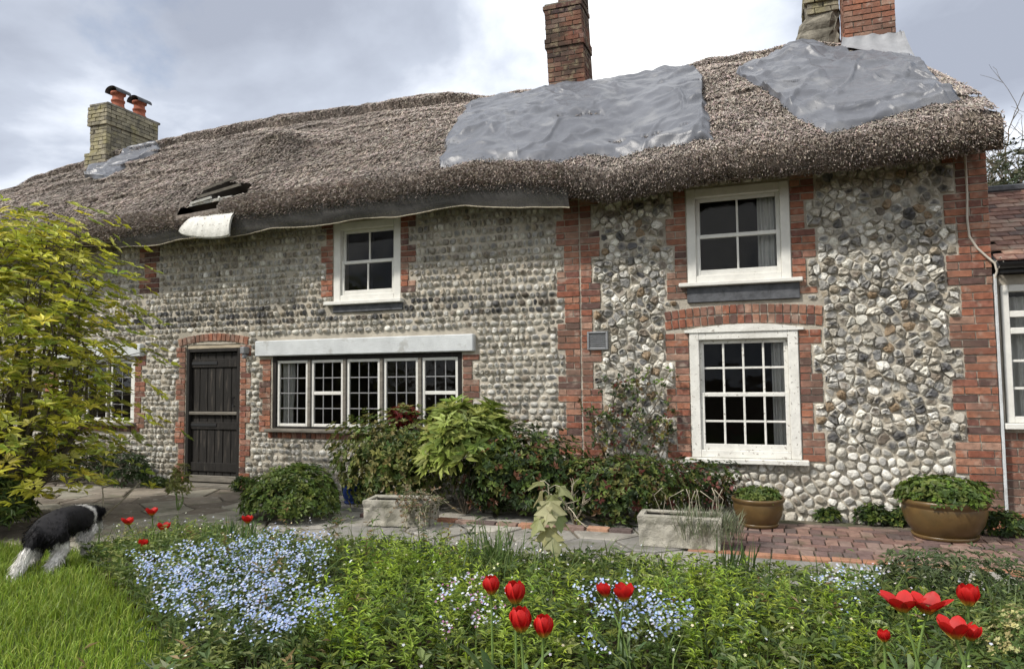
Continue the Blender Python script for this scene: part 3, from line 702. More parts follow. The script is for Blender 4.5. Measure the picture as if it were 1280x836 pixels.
# wire and netting hanging under the left eave
xs = np.linspace(-8.6, -2.05, 160); rows = np.linspace(0, 1, 7); Pn = np.zeros((160, 7, 3))
zb_ = interp(xs, [(-8.6, 3.33), (-7.6, 3.37), (-6.6, 3.36), (-5.2, 3.41), (-4.2, 3.41), (-3.3, 3.44), (-2.9, 3.40), (-2.05, 3.30)])+0.012*np.sin(xs*5)+0.02*fbm(xs*2, xs*0, 91)
for j, r_ in enumerate(rows):
    Pn[:, j] = np.stack([xs, -0.575+0.10*r_**1.5+0.02*fbm(xs*3, xs*0+j, 92), (eave(xs)+0.09)*(1-r_)+zb_*r_], -1)
g = Geo(); gridsurf(g, Pn); nt_ = g.build('netting', M['net'], roof, smooth=True, label='dark fine netting sagging below the thatch edge')
g = Geo(); tube(g, Pn[:, -1]+np.array([0, -.004, 0]), 0.007, 5); g.build('netting_hem', M['twig'], roof)
# broken eyebrow dormer: reed lining, boards, white panel
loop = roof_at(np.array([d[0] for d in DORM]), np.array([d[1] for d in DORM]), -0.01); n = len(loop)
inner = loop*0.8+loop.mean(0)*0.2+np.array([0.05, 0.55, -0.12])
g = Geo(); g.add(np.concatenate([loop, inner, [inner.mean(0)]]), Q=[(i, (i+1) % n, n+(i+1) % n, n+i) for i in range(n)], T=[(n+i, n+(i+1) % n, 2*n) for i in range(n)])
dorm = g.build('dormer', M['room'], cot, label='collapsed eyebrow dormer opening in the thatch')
def plank(a, b, w, t, m, parent, name='board'):
    a = np.array(a, float); b = np.array(b, float); d = unit(b-a); up = unit(np.array([0, -.4, 1.0])-d*np.dot(d, np.array([0, -.4, 1.0]))); s_ = np.cross(d, up)
    V = [p+up*w/2*i+s_*t/2*j for p in (a, b) for i, j in ((-1, -1), (1, -1), (1, 1), (-1, 1))]
    g = Geo(); g.add(V, Q=[(0, 1, 2, 3), (7, 6, 5, 4), (0, 4, 5, 1), (1, 5, 6, 2), (2, 6, 7, 3), (3, 7, 4, 0)]); return g.build(name, m, parent)
def rp(px, py, off=0.0):
    q = roof_pix(px, py); return roof_at(q[0], q[1], off)
plank(rp(238, 264, .01), rp(290, 255, .01), 0.035, .03, M['oldwhite'], dorm); plank(rp(248, 249, .02), rp(304, 240, .10), 0.035, .03, M['greywood'], dorm)
plank(rp(240, 268, .03), rp(266, 256, .06), 0.03, .03, M['oldwhite'], dorm); plank(rp(274, 268, .02), rp(276, 252, .05), 0.025, .02, M['oldwhite'], dorm); plank(rp(256, 240, .03), rp(300, 232, .12), 0.03, .03, M['greywood'], dorm)
# the panel: a bowed white sheet lying over the thatch edge
a0, a1 = on_y(223, 289, -0.66), on_y(286, 292, -0.66); c0, c1 = on_y(241, 270, -0.62), on_y(292, 264, -0.62)
u = np.linspace(0, 1, 22)[:, None]; v = np.linspace(0, 1, 11)[None, :]
lo = a0[None]*(1-u)+a1[None]*u; hi = c0[None]*(1-u)+c1[None]*u
Pp = lo[:, None]*(1-v[..., None])+hi[:, None]*v[..., None]
bow = np.sin(math.pi*u)**0.5*(1-v)**1.5; Pp[..., 2] -= 0.06*bow; Pp[..., 1] -= 0.03*np.sin(math.pi*v)**.7
Pp[..., 1] += .14*np.clip(v-.8, 0, 1); Pp[..., 1] += 0.004*np.sin(u*40)*(1-.3*v)
g = Geo(); gridsurf(g, Pp); gridsurf(g, Pp+np.array([0, 0.025, -0.015])); 
g.build('panel', M['oldwhite'], dorm, smooth=True, label='bowed white board sliding over the thatch edge')

# ---- timber, lintels, sills, windows ------------------------------------
def part(name, parent, m, *boxes, b=0.006, label=None, jit=0.0):
    g = Geo()
    for bx_ in boxes: cbox(g, *bx_, b=b, jit=jit)
    return g.build(name, m, parent, label=label)
part('lintel', cot, M['concrete'], (-6.58, -3.38, -0.075, 0.12, 1.79, 2.0), b=0.012, label='long pale concrete lintel over the casement')
part('lintel', cot, M['concrete'], (-10.58, -8.6, -0.075, 0.12, 1.835, 2.02), b=0.012)
part('slate_apron', cot, M['slate'], (-0.87, 0.27, -0.035, 0.0, 2.255, 2.425), label='dark slate apron under the upper sash')
part('slate_apron', cot, M['slate'], (-5.38, -4.36, -0.03, 0.0, 2.335, 2.44))
def sash(x0, x1, z0, z1, cols, rows, fw=0.085, m='white', yf=-0.01, head=0.0, sill=None, bar=0.022, bm=None):
    """double-hung sash: outer frame mesh with sashes, bars and panes below it"""
    wd = part('window', cot, M[m], (x0, x0+fw, yf, yf+0.13, z0, z1), (x1-fw, x1, yf, yf+0.13, z0, z1), (x0+fw, x1-fw, yf+.002, yf+0.13, z1-fw, z1), (x0+fw, x1-fw, yf+.002, yf+0.13, z0, z0+fw*.8))
    ix0, ix1, iz0, iz1 = x0+fw, x1-fw, z0+fw*.8, z1-fw; zm = (iz0+iz1)/2
    for (a, b, yy, nm) in ((zm-0.02, iz1, yf+0.045, 'upper_sash'), (iz0, zm+0.02, yf+0.085, 'lower_sash')):
        if nm == 'lower_sash': yy = yf+0.03
        else: yy = yf+0.07
        sw = 0.042
        part(nm, wd, M[m], (ix0, ix0+sw, yy, yy+.035, a, b), (ix1-sw, ix1, yy, yy+.035, a, b), (ix0+sw, ix1-sw, yy+.001, yy+.035, b-sw, b), (ix0+sw, ix1-sw, yy+.001, yy+.035, a, a+sw*(1.5 if nm == 'lower_sash' else 1)), b=.004)
        gx0, gx1, gz0, gz1 = ix0+sw, ix1-sw, a+sw, b-sw; cw = (gx1-gx0)/cols; rh = (gz1-gz0)/(rows/2)
        for i in range(1, cols): part('glazing_bar', wd, M[bm or m], (gx0+i*cw-bar/2, gx0+i*cw+bar/2, yy+.006, yy+.03, gz0, gz1), b=.003)
        for k in range(1, rows//2): part('glazing_bar', wd, M[bm or m], (gx0, gx1, yy+.008, yy+.028, gz0+k*rh-bar/2, gz0+k*rh+bar/2), b=.003)
        for i in range(cols):
            for k in range(rows//2):
                part('pane', wd, M['glass'], (gx0+i*cw+.002, gx0+(i+1)*cw-.002, yy+.016, yy+.020, gz0+k*rh+.002, gz0+(k+1)*rh-.002), b=.0005)
    if sill: part('sill', wd, M[m], sill, b=.008)
    return wd
w1 = sash(-0.86, 0.235, 0.60, 1.95, 4, 4, 0.10, 'oldwhite', -0.03, sill=(-0.93, 0.30, -0.11, 0.1, 0.545, 0.598)); w1['label'] = 'large sixteen-pane sash with flaking white paint'
w2 = sash(-0.86, 0.195, 2.47, 3.50, 2, 2, 0.095, 'white', -0.02, sill=(-0.95, 0.30, -0.10, 0.1, 2.425, 2.468)); w2['label'] = 'four-pane white sash over the brick arch'
w3 = sash(-5.39, -4.40, 2.48, 3.52, 2, 2, 0.10, 'white', 0.0, sill=(-5.49, -4.35, -0.09, 0.1, 2.43, 2.478)); w3['label'] = 'four-pane white sash above the long casement'
# white arched head board over the low window
g = Geo(); n = 14; us = np.linspace(-1, 1, n)
for i in range(n-1):
    xa, xb_ = -0.31+us[i]*0.60, -0.31+us[i+1]*0.60; za, zb2 = [1.955+0.055*(1-q*q) for q in (us[i], us[i+1])]
    g.add([(xa, -.045, 1.93), (xb_, -.045, 1.93), (xb_, -.045, zb2), (xa, -.045, za), (xa, .05, 1.93), (xb_, .05, 1.93), (xb_, .05, zb2), (xa, .05, za)], Q=BQ if False else [(0, 1, 2, 3), (3, 2, 6, 7), (0, 4, 5, 1)])
g.build('head_board', M['oldwhite'], w1)
def casement(x0, x1, z0, z1, lights, transoms, cols, rows, m='white', post=0.05, leadw=0.014, yf=0.02, barm='lead', dark='darkwood'):
    wd = part('window', cot, M[dark], (x0, x0+.06, yf-.02, yf+.12, z0, z1), (x1-.06, x1, yf-.02, yf+.12, z0, z1), (x0+.06, x1-.06, yf-.018, yf+.12, z1-.055, z1), (x0+.06, x1-.06, yf-.018, yf+.12, z0, z0+.025), b=.006)
    iw = (x1-x0-.12-post*(lights-1))/lights
    for k in range(lights):
        a = x0+.06+k*(iw+post); b = a+iw; za, zb2 = z0+.028, z1-.058; fw = .038
        if k: part('mullion', wd, M['greywood'], (a-post+.001, a-.001, yf-.022, yf+.1, z0+.026, z1-.056), b=.006)
        part('casement', wd, M[m], (a+.002, a+fw, yf, yf+.04, za, zb2), (b-fw, b-.002, yf, yf+.04, za, zb2), (a+fw, b-fw, yf+.001, yf+.04, zb2-fw, zb2), (a+fw, b-fw, yf+.001, yf+.04, za, za+fw), b=.004)
        gx0, gx1, gz0, gz1 = a+fw, b-fw, za+fw, zb2-fw
        if k in transoms: zt = (gz0+gz1)/2; part('transom', wd, M[m], (gx0, gx1, yf+.002, yf+.038, zt-.022, zt+.022), b=.004)
        cw = (gx1-gx0)/cols; rh = (gz1-gz0)/rows
        for i in range(1, cols): part('glazing_bar', wd, M[barm], (gx0+i*cw-leadw/2, gx0+i*cw+leadw/2, yf+.012, yf+.026, gz0, gz1), b=.003)
        for i in range(1, rows):
            if k in transoms and i*2 == rows: continue
            part('glazing_bar', wd, M[barm], (gx0, gx1, yf+.013, yf+.025, gz0+i*rh-leadw/2, gz0+i*rh+leadw/2), b=.003)
        for i in range(cols):
            for j in range(rows):
                part('pane', wd, M['glass'], (gx0+i*cw+.001, gx0+(i+1)*cw-.001, yf+.017, yf+.021, gz0+j*rh+.001, gz0+(j+1)*rh-.001), b=.0005)
    part('sill', wd, M['greywood'], (x0-.06, x1+.05, yf-.12, yf+.1, z0-.045, z0-.002), b=.01)
    return wd
w4 = casement(-6.34, -3.56, 0.83, 1.79, 5, (1, 4), 3, 4); w4['label'] = 'long five-light leaded casement with white frames'
w5 = casement(-10.3, -8.77, 0.88, 1.83, 3, (), 2, 4, barm='lead', dark='white'); w5['label'] = 'three-light white casement half hidden by the yellow shrub'
def curtain(x0, x1, z0, z1, y, label, waves=6):
    us = np.linspace(0, 1, 60); zs_ = np.linspace(z0, z1, 8); Pq = np.zeros((60, 8, 3))
    for j, q in enumerate(zs_): Pq[:, j] = np.stack([x0+us*(x1-x0)*(1-.04*math.sin(j)), y+.025*np.sin(us*waves*6.28+.2*j)+.01*np.sin(us*17+j*.3), np.full(60, q)], -1)
    g = Geo(); gridsurf(g, Pq); o = g.build('curtain', M['curtain'], None, smooth=True); tag(o, label, 'curtain'); return o
curtain(-0.03, 0.17, 0.62, 1.9, 0.16, 'pale curtain hanging inside the sixteen-pane sash window', 4)
curtain(-0.13, 0.12, 2.5, 3.45, 0.17, 'pale curtain drawn aside inside the upper sash above the brick arch', 4)
curtain(-6.27, -6.09, 0.85, 1.72, 0.13, 'pale blue-grey curtain inside the first light of the leaded casement', 3)

# ---- door ----------------------------------------------------------------
door = empty('door', (0, 0, 0), parent=cot); door['label'] = 'black weathered stable door of vertical boards'
g = Geo()
for i in range(6):
    a = -7.76+i*0.138
    for (z0, z1) in ((0.10, 1.00), (1.045, 1.87)):
        part('plank', door, M['darkwood'], (a+.002, a+.136, 0.055+rng.uniform(-.003, .003), 0.10, z0, z1), b=.008)
part('rail', door, M['darkwood'], (-7.76, -6.94, 0.035, 0.054, 1.66, 1.78), b=.006); part('rail', door, M['darkwood'], (-7.76, -6.94, 0.035, 0.054, 0.80, 0.90), b=.006)
part('rail', door, M['darkwood'], (-7.76, -6.94, 0.035, 0.054, 0.22, 0.34), b=.006)
part('drip_ledge', door, M['greywood'], (-7.77, -6.93, 0.005, 0.053, 1.0, 1.045), b=.008, label='pale weathered ledge across the middle of the door')
part('weather_board', door, M['greywood'], (-7.77, -6.93, 0.02, 0.053, 0.075, 0.165), b=.01)
part('door_frame', door, M['darkwood'], (-7.82, -7.765, 0.0, 0.14, 0.0, 1.92), (-6.935, -6.88, 0.0, 0.14, 0.0, 1.92), (-7.765, -6.935, 0.002, 0.14, 1.875, 1.92))
part('threshold', door, M['greywood'], (-7.83, -6.87, -0.10, 0.2, 0.0, 0.06), b=.012)
part('head_panel', door, M['palewood'], (-7.81, -6.89, 0.01, 0.13, 1.922, 1.975), b=.006)
for zq in (0.86, 1.72): part('hinge', door, M['gutter'], (-7.75, -7.30, 0.026, 0.034, zq-.02, zq+.02), b=.003)
g = Geo(); tube(g, [(-6.99, 0.03, 1.12), (-6.99, -.01, 1.12), (-6.99, -.01, 1.24), (-6.99, 0.03, 1.24)], 0.009, 6); g.build('handle', M['gutter'], door)
part('wall_lamp', cot, M['grey_metal'], (-6.80, -6.72, -0.11, 0.0, 1.83, 1.93), (-6.785, -6.735, -.09, -.02, 1.77, 1.83), b=.012)
# vent
v = part('vent', cot, M['grey_metal'], (-1.99, -1.965, -.05, 0.0, 1.77, 1.98), (-1.775, -1.75, -.05, 0.0, 1.77, 1.98), (-1.965, -1.775, -.049, 0.0, 1.955, 1.98), (-1.965, -1.775, -.049, 0, 1.77, 1.795), label='small grey louvred vent on the brick pier')
for k in range(7):
    g = Geo(); z0 = 1.80+k*.022; g.add([(-1.964, -.04, z0), (-1.776, -.04, z0), (-1.776, -.015, z0+.016), (-1.964, -.015, z0+.016), (-1.964, -.04, z0+.004), (-1.776, -.04, z0+.004), (-1.776, -.015, z0+.02), (-1.964, -.015, z0+.02)], Q=BQ); g.build('slat', M['grey_metal'], v)
g = Geo(); tube(g, [(1.80, -.035, 3.6), (1.80, -.035, 3.2), (1.79, -.035, 2.95), (1.80, -.035, 2.78), (1.86, -.035, 2.66), (1.93, -.05, 2.57), (1.99, -.07, 2.50), (2.0, -.09, 2.42), (1.985, -.06, 2.36)], 0.011, 6); g.build('cable', M['cable'], cot, smooth=True, label='pale cable running down the corner bricks')
g = Geo(); tube(g, [(1.99, -.07, 2.50), (2.03, -.11, 2.55), (2.05, -.12, 2.50), (2.0, -.09, 2.43)], 0.006, 5); g.build('cable', M['cable'], cot, smooth=True)
part('mortar_fillet', cot, M['concrete'], (1.987, 2.012, -0.02, 0.03, 0.0, 2.40), b=.004, jit=.003)
# wooden wall plate under the eave
part('wall_plate', cot, M['darkwood'], (-12, 1.95, -0.06, 0.0, 3.60, 3.70), b=.01)

# ---- chimneys ------------------------------------------------------------
def stack(name, x0, x1, y0, y1, z0, z1, label, m='stack', lean=(0, 0), core='render', bulge=None):
    g = Geo(); zs_ = np.linspace(z0, z1, 8); i_ = 0.012
    V = []
    for q in zs_:
        dx, dy = lean[0]*(q-z0), lean[1]*(q-z0)
        V += [(x0+i_+dx, y0+i_+dy, q), (x1-i_+dx, y0+i_+dy, q), (x1-i_+dx, y1-i_+dy, q), (x0+i_+dx, y1-i_+dy, q)]
    g.add(V, Q=[(k*4+j, k*4+(j+1) % 4, k*4+4+(j+1) % 4, k*4+4+j) for k in range(7) for j in range(4)]+[(28, 29, 30, 31)])
    c = g.build(name, M[core], cot, label=label)
    n = int((z1-z0)/CH)
    for k in range(n):
        z = z0+k*CH; dx, dy = lean[0]*(z-z0), lean[1]*(z-z0); e = bulge(z) if bulge else 0.0
        a, b, cc, d = x0-e+dx, x1+e+dx, y0-e+dy, y1+e+dy
        for (s0, s1, horiz, fix, sg) in ((a, b, True, cc, 1), (cc+.10, d-.10, False, a, 1), (cc+.10, d-.10, False, b, -1)):
            p = s0; first = 0.11 if k % 2 else 0.22
            while p < s1-.02:
                l = min(first, s1-p); 
                if s1-(p+l) < .05: l = s1-p
                mid = p+l/2; first = 0.22
                if horiz: BR.append(((mid, fix+.05, z+CH/2), (l-.010, .10, CH-.010), 0.0, c, int(rng.integers(10)), m))
                else: BR.append(((fix+.05*sg, mid, z+CH/2), (.10, l-.010, CH-.010), 0.0, c, int(rng.integers(10)), m))
                p += l
    return c
c1 = stack('chimney', -3.08, -2.50, 2.22, 2.80, 5.55, 7.16, 'tall brick chimney with worn sooty bricks rising through the ridge', lean=(-0.045, 0), bulge=lambda z: 0.022 if 6.42 < z < 6.55 else (0.02 if z > 7.0 else 0.0))
c1b = stack('chimney_top', -2.93, -2.55, 2.24, 2.72, 7.16, 7.62, 'narrow upper stage of the chimney', lean=(-0.03, 0))
c2 = stack('chimney', 0.98, 1.58, 2.0, 2.55, 5.10, 7.0, 'red brick chimney by the gable with grey flashing', m='brick')
g = Geo()                                                                # weathered render mass behind it
V = []; nn = 22; nl = 22
for k in range(nl):
    z = 5.4+1.6*k/(nl-1); a = interp(z, [(5.4, .28), (6.0, .40), (6.25, .46), (6.33, .54), (6.5, .55), (7.0, .60)]); b = .975; cc = interp(z, [(5.4, 2.3), (6.3, 2.36), (7, 2.42)]); d = 3.05
    for j in range(nn):
        t = j/nn*2*math.pi; qx = (a+b)/2+(b-a)/2*np.sign(math.cos(t))*abs(math.cos(t))**.3; qy = (cc+d)/2+(d-cc)/2*np.sign(math.sin(t))*abs(math.sin(t))**.3; V.append((qx+rng.uniform(-.028, .02), qy+rng.uniform(-.03, .02), z+rng.uniform(-.02, .02)))
g.add(V, Q=[(k*nn+j, k*nn+(j+1) % nn, (k+1)*nn+(j+1) % nn, (k+1)*nn+j) for k in range(nl-1) for j in range(nn)]); g.build('rendered_side', M['render'], c2, label='crumbling grey render on the side of the brick chimney')
for k in range(9):
    z = 6.36+k*CH; e_ = .03 if k in (2, 3) else 0.0
    for (xa, xb2) in ((.56-e_, .76), (.765, .965)) if k % 2 else ((.56-e_, .66), (.665, .86), (.865, .965)): BR.append((((xa+xb2)/2, 2.40-e_, z+CH/2), (xb2-xa-.008, .12, CH-.010), 0.0, c2, int(rng.integers(10)), 'lichen'))
    for ya in (2.47, 2.69): BR.append(((.60-e_, ya+.105, z+CH/2), (.10, .205, CH-.010), 0.0, c2, int(rng.integers(10)), 'lichen'))
g = Geo(); u = np.linspace(0, 1, 24); rows = [(1.965, 5.80), (1.95, 5.70), (1.86, 5.60), (1.74, 5.52)]
Pf = np.zeros((24, 4, 3))
for j, (yy, zz_) in enumerate(rows): Pf[:, j] = np.stack([0.955+u*(0.70+.04*j)-.02*j, yy+.012*np.sin(u*23+j), zz_+.025*fbm(u*6, u*0+j, 95)-.04*u], -1)
xf = Pf[:, 3, 0]; Pf[:, 3] = roof_at(xf, np.full(24, 1.70), .05); Pf[:, 2] = Pf[:, 3]*.55+Pf[:, 1]*.45+np.array([0, 0, -.01])
gridsurf(g, Pf)
Ps = np.zeros((16, 3, 3)); u = np.linspace(0, 1, 16)
for j, (dx, zz_) in enumerate([(.03, 5.78), (.05, 5.62), (.16, 5.50)]): Ps[:, j] = np.stack([1.585+dx+.0*u, 1.95+.7*u, zz_+.06*u+.01*np.sin(u*20)], -1)
Ps[:, 2] = roof_at(np.minimum(1.585+.10, xend(np.minimum(1.95+.7*u, 2.5))), np.minimum(1.95+.7*u, 2.5), .03)
gridsurf(g, Ps); g.build('flashing', M['flash'], c2, smooth=True, label='pale grey lead flashing round the chimney foot')
c3 = stack('chimney', -12.12, -11.69, 1.90, 3.12, 5.2, 6.72, 'squat lichen-covered stone chimney carrying two red pots', m='lichen', bulge=lambda z: 0.035 if z > 6.32 else (0.06 if z < 5.75 else 0.0))
M['lichen'] = mat('lichen_stone', 0.95, 0.1, attr=True, nscale=9, namt=0.4, bump=0.8, bscale=40, spots=[(4, .5, .64, (0.30, 0.27, 0.14), 0.7), (6, .56, .68, (0.09, 0.085, 0.075), 0.6)])
part('cap', c3, M['render'], (-12.13, -11.67, 1.88, 3.14, 6.70, 6.76), b=.02, jit=.01)
for yy in (2.28, 2.78):
    g = Geo(); lathe(g, [(.10, 0), (.135, .02), (.135, .06), (.115, .08), (.11, .16), (.125, .17), (.125, .20), (.105, .21), (.10, .30), (.135, .31), (.14, .35), (.12, .36), (.09, .34)], 20, c=(-11.86, yy, 6.74)); p_ = g.build('chimney_pot', M['terracotta'], c3, smooth=True)
    g = Geo(); nn = 14; a_ = np.linspace(0, math.pi, nn); us = np.linspace(-.17, .17, 4); Pq = np.stack([np.stack([-11.86-.15*np.cos(a_), np.full(nn, yy+s_), 7.08+.10*np.sin(a_)], -1) for s_ in us], 1); gridsurf(g, Pq); gridsurf(g, Pq+np.array([0, 0, -.02])); g.build('cowl', M['slate'], p_, smooth=True)

# ---- all bricks as pieces -------------------------------------------------
def fr(b):
    (c, s_, ry, par, ci, *mm) = b; px, py, zc = proj(c); vis = 2 < px < 1278 and 2 < py < 832 and not (px < 170 and py > 280) and not (420 < px < 840 and py > 545) and c[1] < 2.3
    area = max(s_[0], s_[1])*s_[2]/zc**2
    return area*(1.6 if not isinstance(par, str) else 1.0) if vis and (isinstance(par, str) is False or c[2] < 3.42) else 0
order = sorted(range(len(BR)), key=lambda i: -fr(BR[i])); single = set(order[:298])
LICH = [(0.26, 0.235, 0.17), (0.22, 0.20, 0.15), (0.31, 0.28, 0.20), (0.18, 0.165, 0.13)]
pools = {}
def pool(mk):
    if mk not in pools:
        pools[mk] = []
        for k in range(10):
            col = {'brick': BRICK_COLS[k], 'stack': np.array(BRICK_COLS[k])*np.array((.62, .72, .80)), 'lichen': LICH[k % 4]}[mk]
            g = Geo(); cbox(g, -.5, .5, -.5, .5, -.5, .5, 0.035, np.array(col), 0.05 if mk == 'lichen' else 0.026); me = g.mesh('brick'); me.materials.append(M[mk]); pools[mk].append((me, g))
    return pools[mk]
rest = {}
for i, b in enumerate(BR):
    c, s_, ry, par, ci = b[:5]; mk = b[5] if len(b) > 5 else 'brick'; pr = wall if isinstance(par, str) else par
    me, gg = pool(mk)[ci]; dy = rng.uniform(-.005, .004); c = (c[0], c[1]+dy, c[2])
    if i in single:
        o = put('brick', me, pr, c); o.scale = s_; o.rotation_euler = (0, ry, 0)
    else:
        V = gg.V[0]*np.array(s_); cs, sn = math.cos(ry), math.sin(ry); V = np.stack([V[:, 0]*cs+V[:, 2]*sn, V[:, 1], -V[:, 0]*sn+V[:, 2]*cs], -1)+np.array(c)
        rest.setdefault((pr.name, mk), (pr, Geo()))[1].add(V, T=gg.T[0], Q=gg.Q[0], col=gg.C[0]*rng.uniform(.88, 1.12))
for (pn, mk), (pr, g) in rest.items(): g.build('brickwork', M[mk], pr, kind='stuff')
print('bricks', len(BR))

# ---- tarpaulins ------------------------------------------------------------
def coons(top, bot, nu, nv):
    """top/bot: pixel polylines left to right; returns plan coordinates"""
    def res(pl, n):
        Q = np.array([roof_pix(*p) for p in pl]); d = np.r_[0, np.cumsum(np.linalg.norm(np.diff(Q, axis=0), axis=1))]; t = np.linspace(0, d[-1], n); return np.stack([np.interp(t, d, Q[:, k]) for k in (0, 1)], -1)
    A, B_ = res(top, nu), res(bot, nu); v = np.linspace(0, 1, nv)[None, :, None]; return A[:, None]*(1-v)+B_[:, None]*v
def ridged(x, y, s): return 1-2*np.abs(vn(x, y, s))
def tarp(name, top, bot, seed, label, push=0.0):
    nu, nv = 300, 150; XY = coons(top, bot, nu, nv); x, y = XY[..., 0], XY[..., 1]
    wx = x+0.16*fbm(x*1.5, y*1.5, seed, 3); wy = y+0.16*fbm(x*1.5+9, y*1.5, seed+1, 3)
    a1 = 0.5; u1 = wx*math.cos(a1)+wy*math.sin(a1); v1 = -wx*math.sin(a1)+wy*math.cos(a1); a2 = -0.75; u2 = wx*math.cos(a2)+wy*math.sin(a2); v2 = -wx*math.sin(a2)+wy*math.cos(a2)
    w_ = 0.02*fbm(x*1.5, y*1.5, seed+6, 2)
    for k, (ang, f1, f2, am) in enumerate([(0.5, 1.6, 3.6, .050), (-0.8, 1.5, 4.0, .048), (0.15, 3.0, 7.0, .056), (1.1, 3.2, 7.5, .054), (-0.4, 6, 13, .042), (0.8, 7, 14, .040)]):
        uu = wx*math.cos(ang)+wy*math.sin(ang); vv = -wx*math.sin(ang)+wy*math.cos(ang)
        w_ = w_+am*ln2(uu*f1+k*5, vv*f2, seed+20+k)*np.clip(.7+1.2*vn(x*1.4+k, y*1.4, seed+40+k), .25, 1)
    for k, (ang, f2, am) in enumerate([(0.45, 2.4, .05), (-0.75, 2.6, .05), (1.3, 2.2, .04)]):
        uu = wx*math.cos(ang)+wy*math.sin(ang); vv = -wx*math.sin(ang)+wy*math.cos(ang)
        w_ = w_+am*np.maximum(0, 1-np.abs(ln2(uu*.7, vv*f2, seed+60+k))/.06)*np.clip(.3+1.8*vn(x*1.3+k*3, y*1.3, seed+70+k), 0, 1)
    ed = np.minimum(np.minimum(np.arange(nu)[:, None], nu-1-np.arange(nu)[:, None])/8.0, np.minimum(np.arange(nv)[None], nv-1-np.arange(nv)[None])/6.0); ed = np.clip(ed, 0, 1)
    x = x+(1-ed)*0.05*vn(x*6, y*6, seed+12)*2; y = y+(1-ed)*0.04*vn(x*6+3, y*6, seed+13)*2
    dd = 0.055*fbm(x*1.1, y*1.5, 31, 3)
    rr_ = 0.05*np.clip((y-1.95)/.35, 0, 1); dz_ = disp(x, y); base = np.maximum((dd+rr_+.062+w_)*ed+(dz_+.008)*(1-ed), dz_+.008+.03*ed+.12*w_*ed)
    Pt = np.stack([x, y+NRM[1]*base, hz(x, np.minimum(y, 2.5))+NRM[2]*base], -1)
    g = Geo(); gridsurf(g, Pt); o = g.build(name, M['tarp'], None, smooth=True); tag(o, label, 'tarpaulin'); return o
tarp('tarpaulin', [(585, 131), (615, 124), (660, 117), (690, 110), (735, 104), (765, 100), (815, 92), (862, 82), (880, 102)], [(545, 211), (600, 209), (680, 208), (740, 199), (800, 191), (850, 184), (888, 178)], 300, 'wide grey tarpaulin spread below the narrow sooty chimney')
tarp('tarpaulin', [(918, 92), (955, 76), (985, 60), (1008, 45), (1035, 62), (1062, 72), (1100, 74), (1125, 72), (1140, 76)], [(926, 97), (960, 122), (1000, 150), (1032, 171), (1075, 161), (1115, 151), (1150, 141), (1180, 132), (1200, 126)], 340, 'grey tarpaulin hung below the red brick chimney at the gable')
tarp('roof_netting', [(110, 213), (135, 204), (160, 190), (180, 183), (197, 180)], [(106, 228), (130, 224), (155, 212), (178, 200), (200, 190)], 380, 'small bluish-grey sheet below the stone chimney with two pots')

# ------------------------------------------------------------------ neighbouring extension
ext = tag(empty('extension', (2.02, 0, 0)), 'low brick extension with clay tiled roof joined to the cottage gable', 'extension')
EY = 0.06
part('wall', ext, M['mortar'], (0.0, 4.4, EY+.012, EY+.3, -0.05, 0.93), (0.0, 0.03, EY+.012, EY+.3, 0.931, 2.4), (2.4, 4.4, EY+.012, EY+.3, .931, 2.4), (0.031, 2.399, EY+.012, EY+.3, 2.30, 2.4), b=.001)
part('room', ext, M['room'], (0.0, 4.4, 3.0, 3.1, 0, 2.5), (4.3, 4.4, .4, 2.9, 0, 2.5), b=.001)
me_pool = [m_ for m_, _ in pool('brick')]
for k in range(12):
    z = 0.0+k*CH; x = 0.0 if k % 2 == 0 else -0.11
    while x < 2.2:
        a, b = max(x, 0.0), x+.22
        o = put('brick', me_pool[rng.integers(10)], ext, ((a+b)/2, EY+.05+rng.uniform(-.003, .003), z+CH/2)); o.scale = (b-a-.011, .1, CH-.011); x += .22
wd = part('window', ext, M['white'], (0.035, 0.10, EY-.01, EY+.1, 0.99, 2.30), (2.33, 2.395, EY-.01, EY+.1, 0.99, 2.30), (0.10, 2.33, EY-.008, EY+.1, 2.235, 2.30), (0.10, 2.33, EY-.008, EY+.1, 1.83, 1.89), (.10, 2.33, EY-.008, EY+.1, .99, 1.05), (0.10, 2.33, EY-.006, EY+.06, 1.99, 2.05), b=.005)
part('sill', wd, M['white'], (0.0, 2.45, EY-.09, EY+.1, 0.932, 0.988))
for i in range(4):
    a = .10+i*.5575
    if i: part('mullion', wd, M['white'], (a-.025, a+.025, EY-.004, EY+.08, 1.051, 2.234))
    for (z0, z1) in ((1.05, 1.31), (1.32, 1.57), (1.58, 1.83), (1.89, 1.99), (2.05, 2.235)):
        part('pane', wd, M['glass'], (a+.003, a+.5545, EY+.03, EY+.034, z0+.002, z1-.002), b=.0005)
    for zq in (1.315, 1.575): part('glazing_bar', wd, M['white'], (a, a+.5575, EY+.015, EY+.05, zq-.012, zq+.012), b=.003)
tag(curtain(2.10, 2.75, 1.0, 2.2, 0.25, 'pale net curtain inside the extension window', 9), 'pale net curtain inside the extension window', 'curtain')
part('fascia', ext, M['gutter'], (0.0, 4.4, EY-.14, EY-.10, 2.40, 2.50))
g = Geo(); nn = 8; an = np.linspace(math.pi, 2*math.pi, nn); xs = np.linspace(-0.02, 4.4, 5); gridsurf(g, np.stack([np.stack([np.full(nn, x_), EY-.20+.055*np.cos(an), 2.49+.055*np.sin(an)], -1) for x_ in xs], 0)); g.build('gutter', M['gutter'], ext, smooth=True)
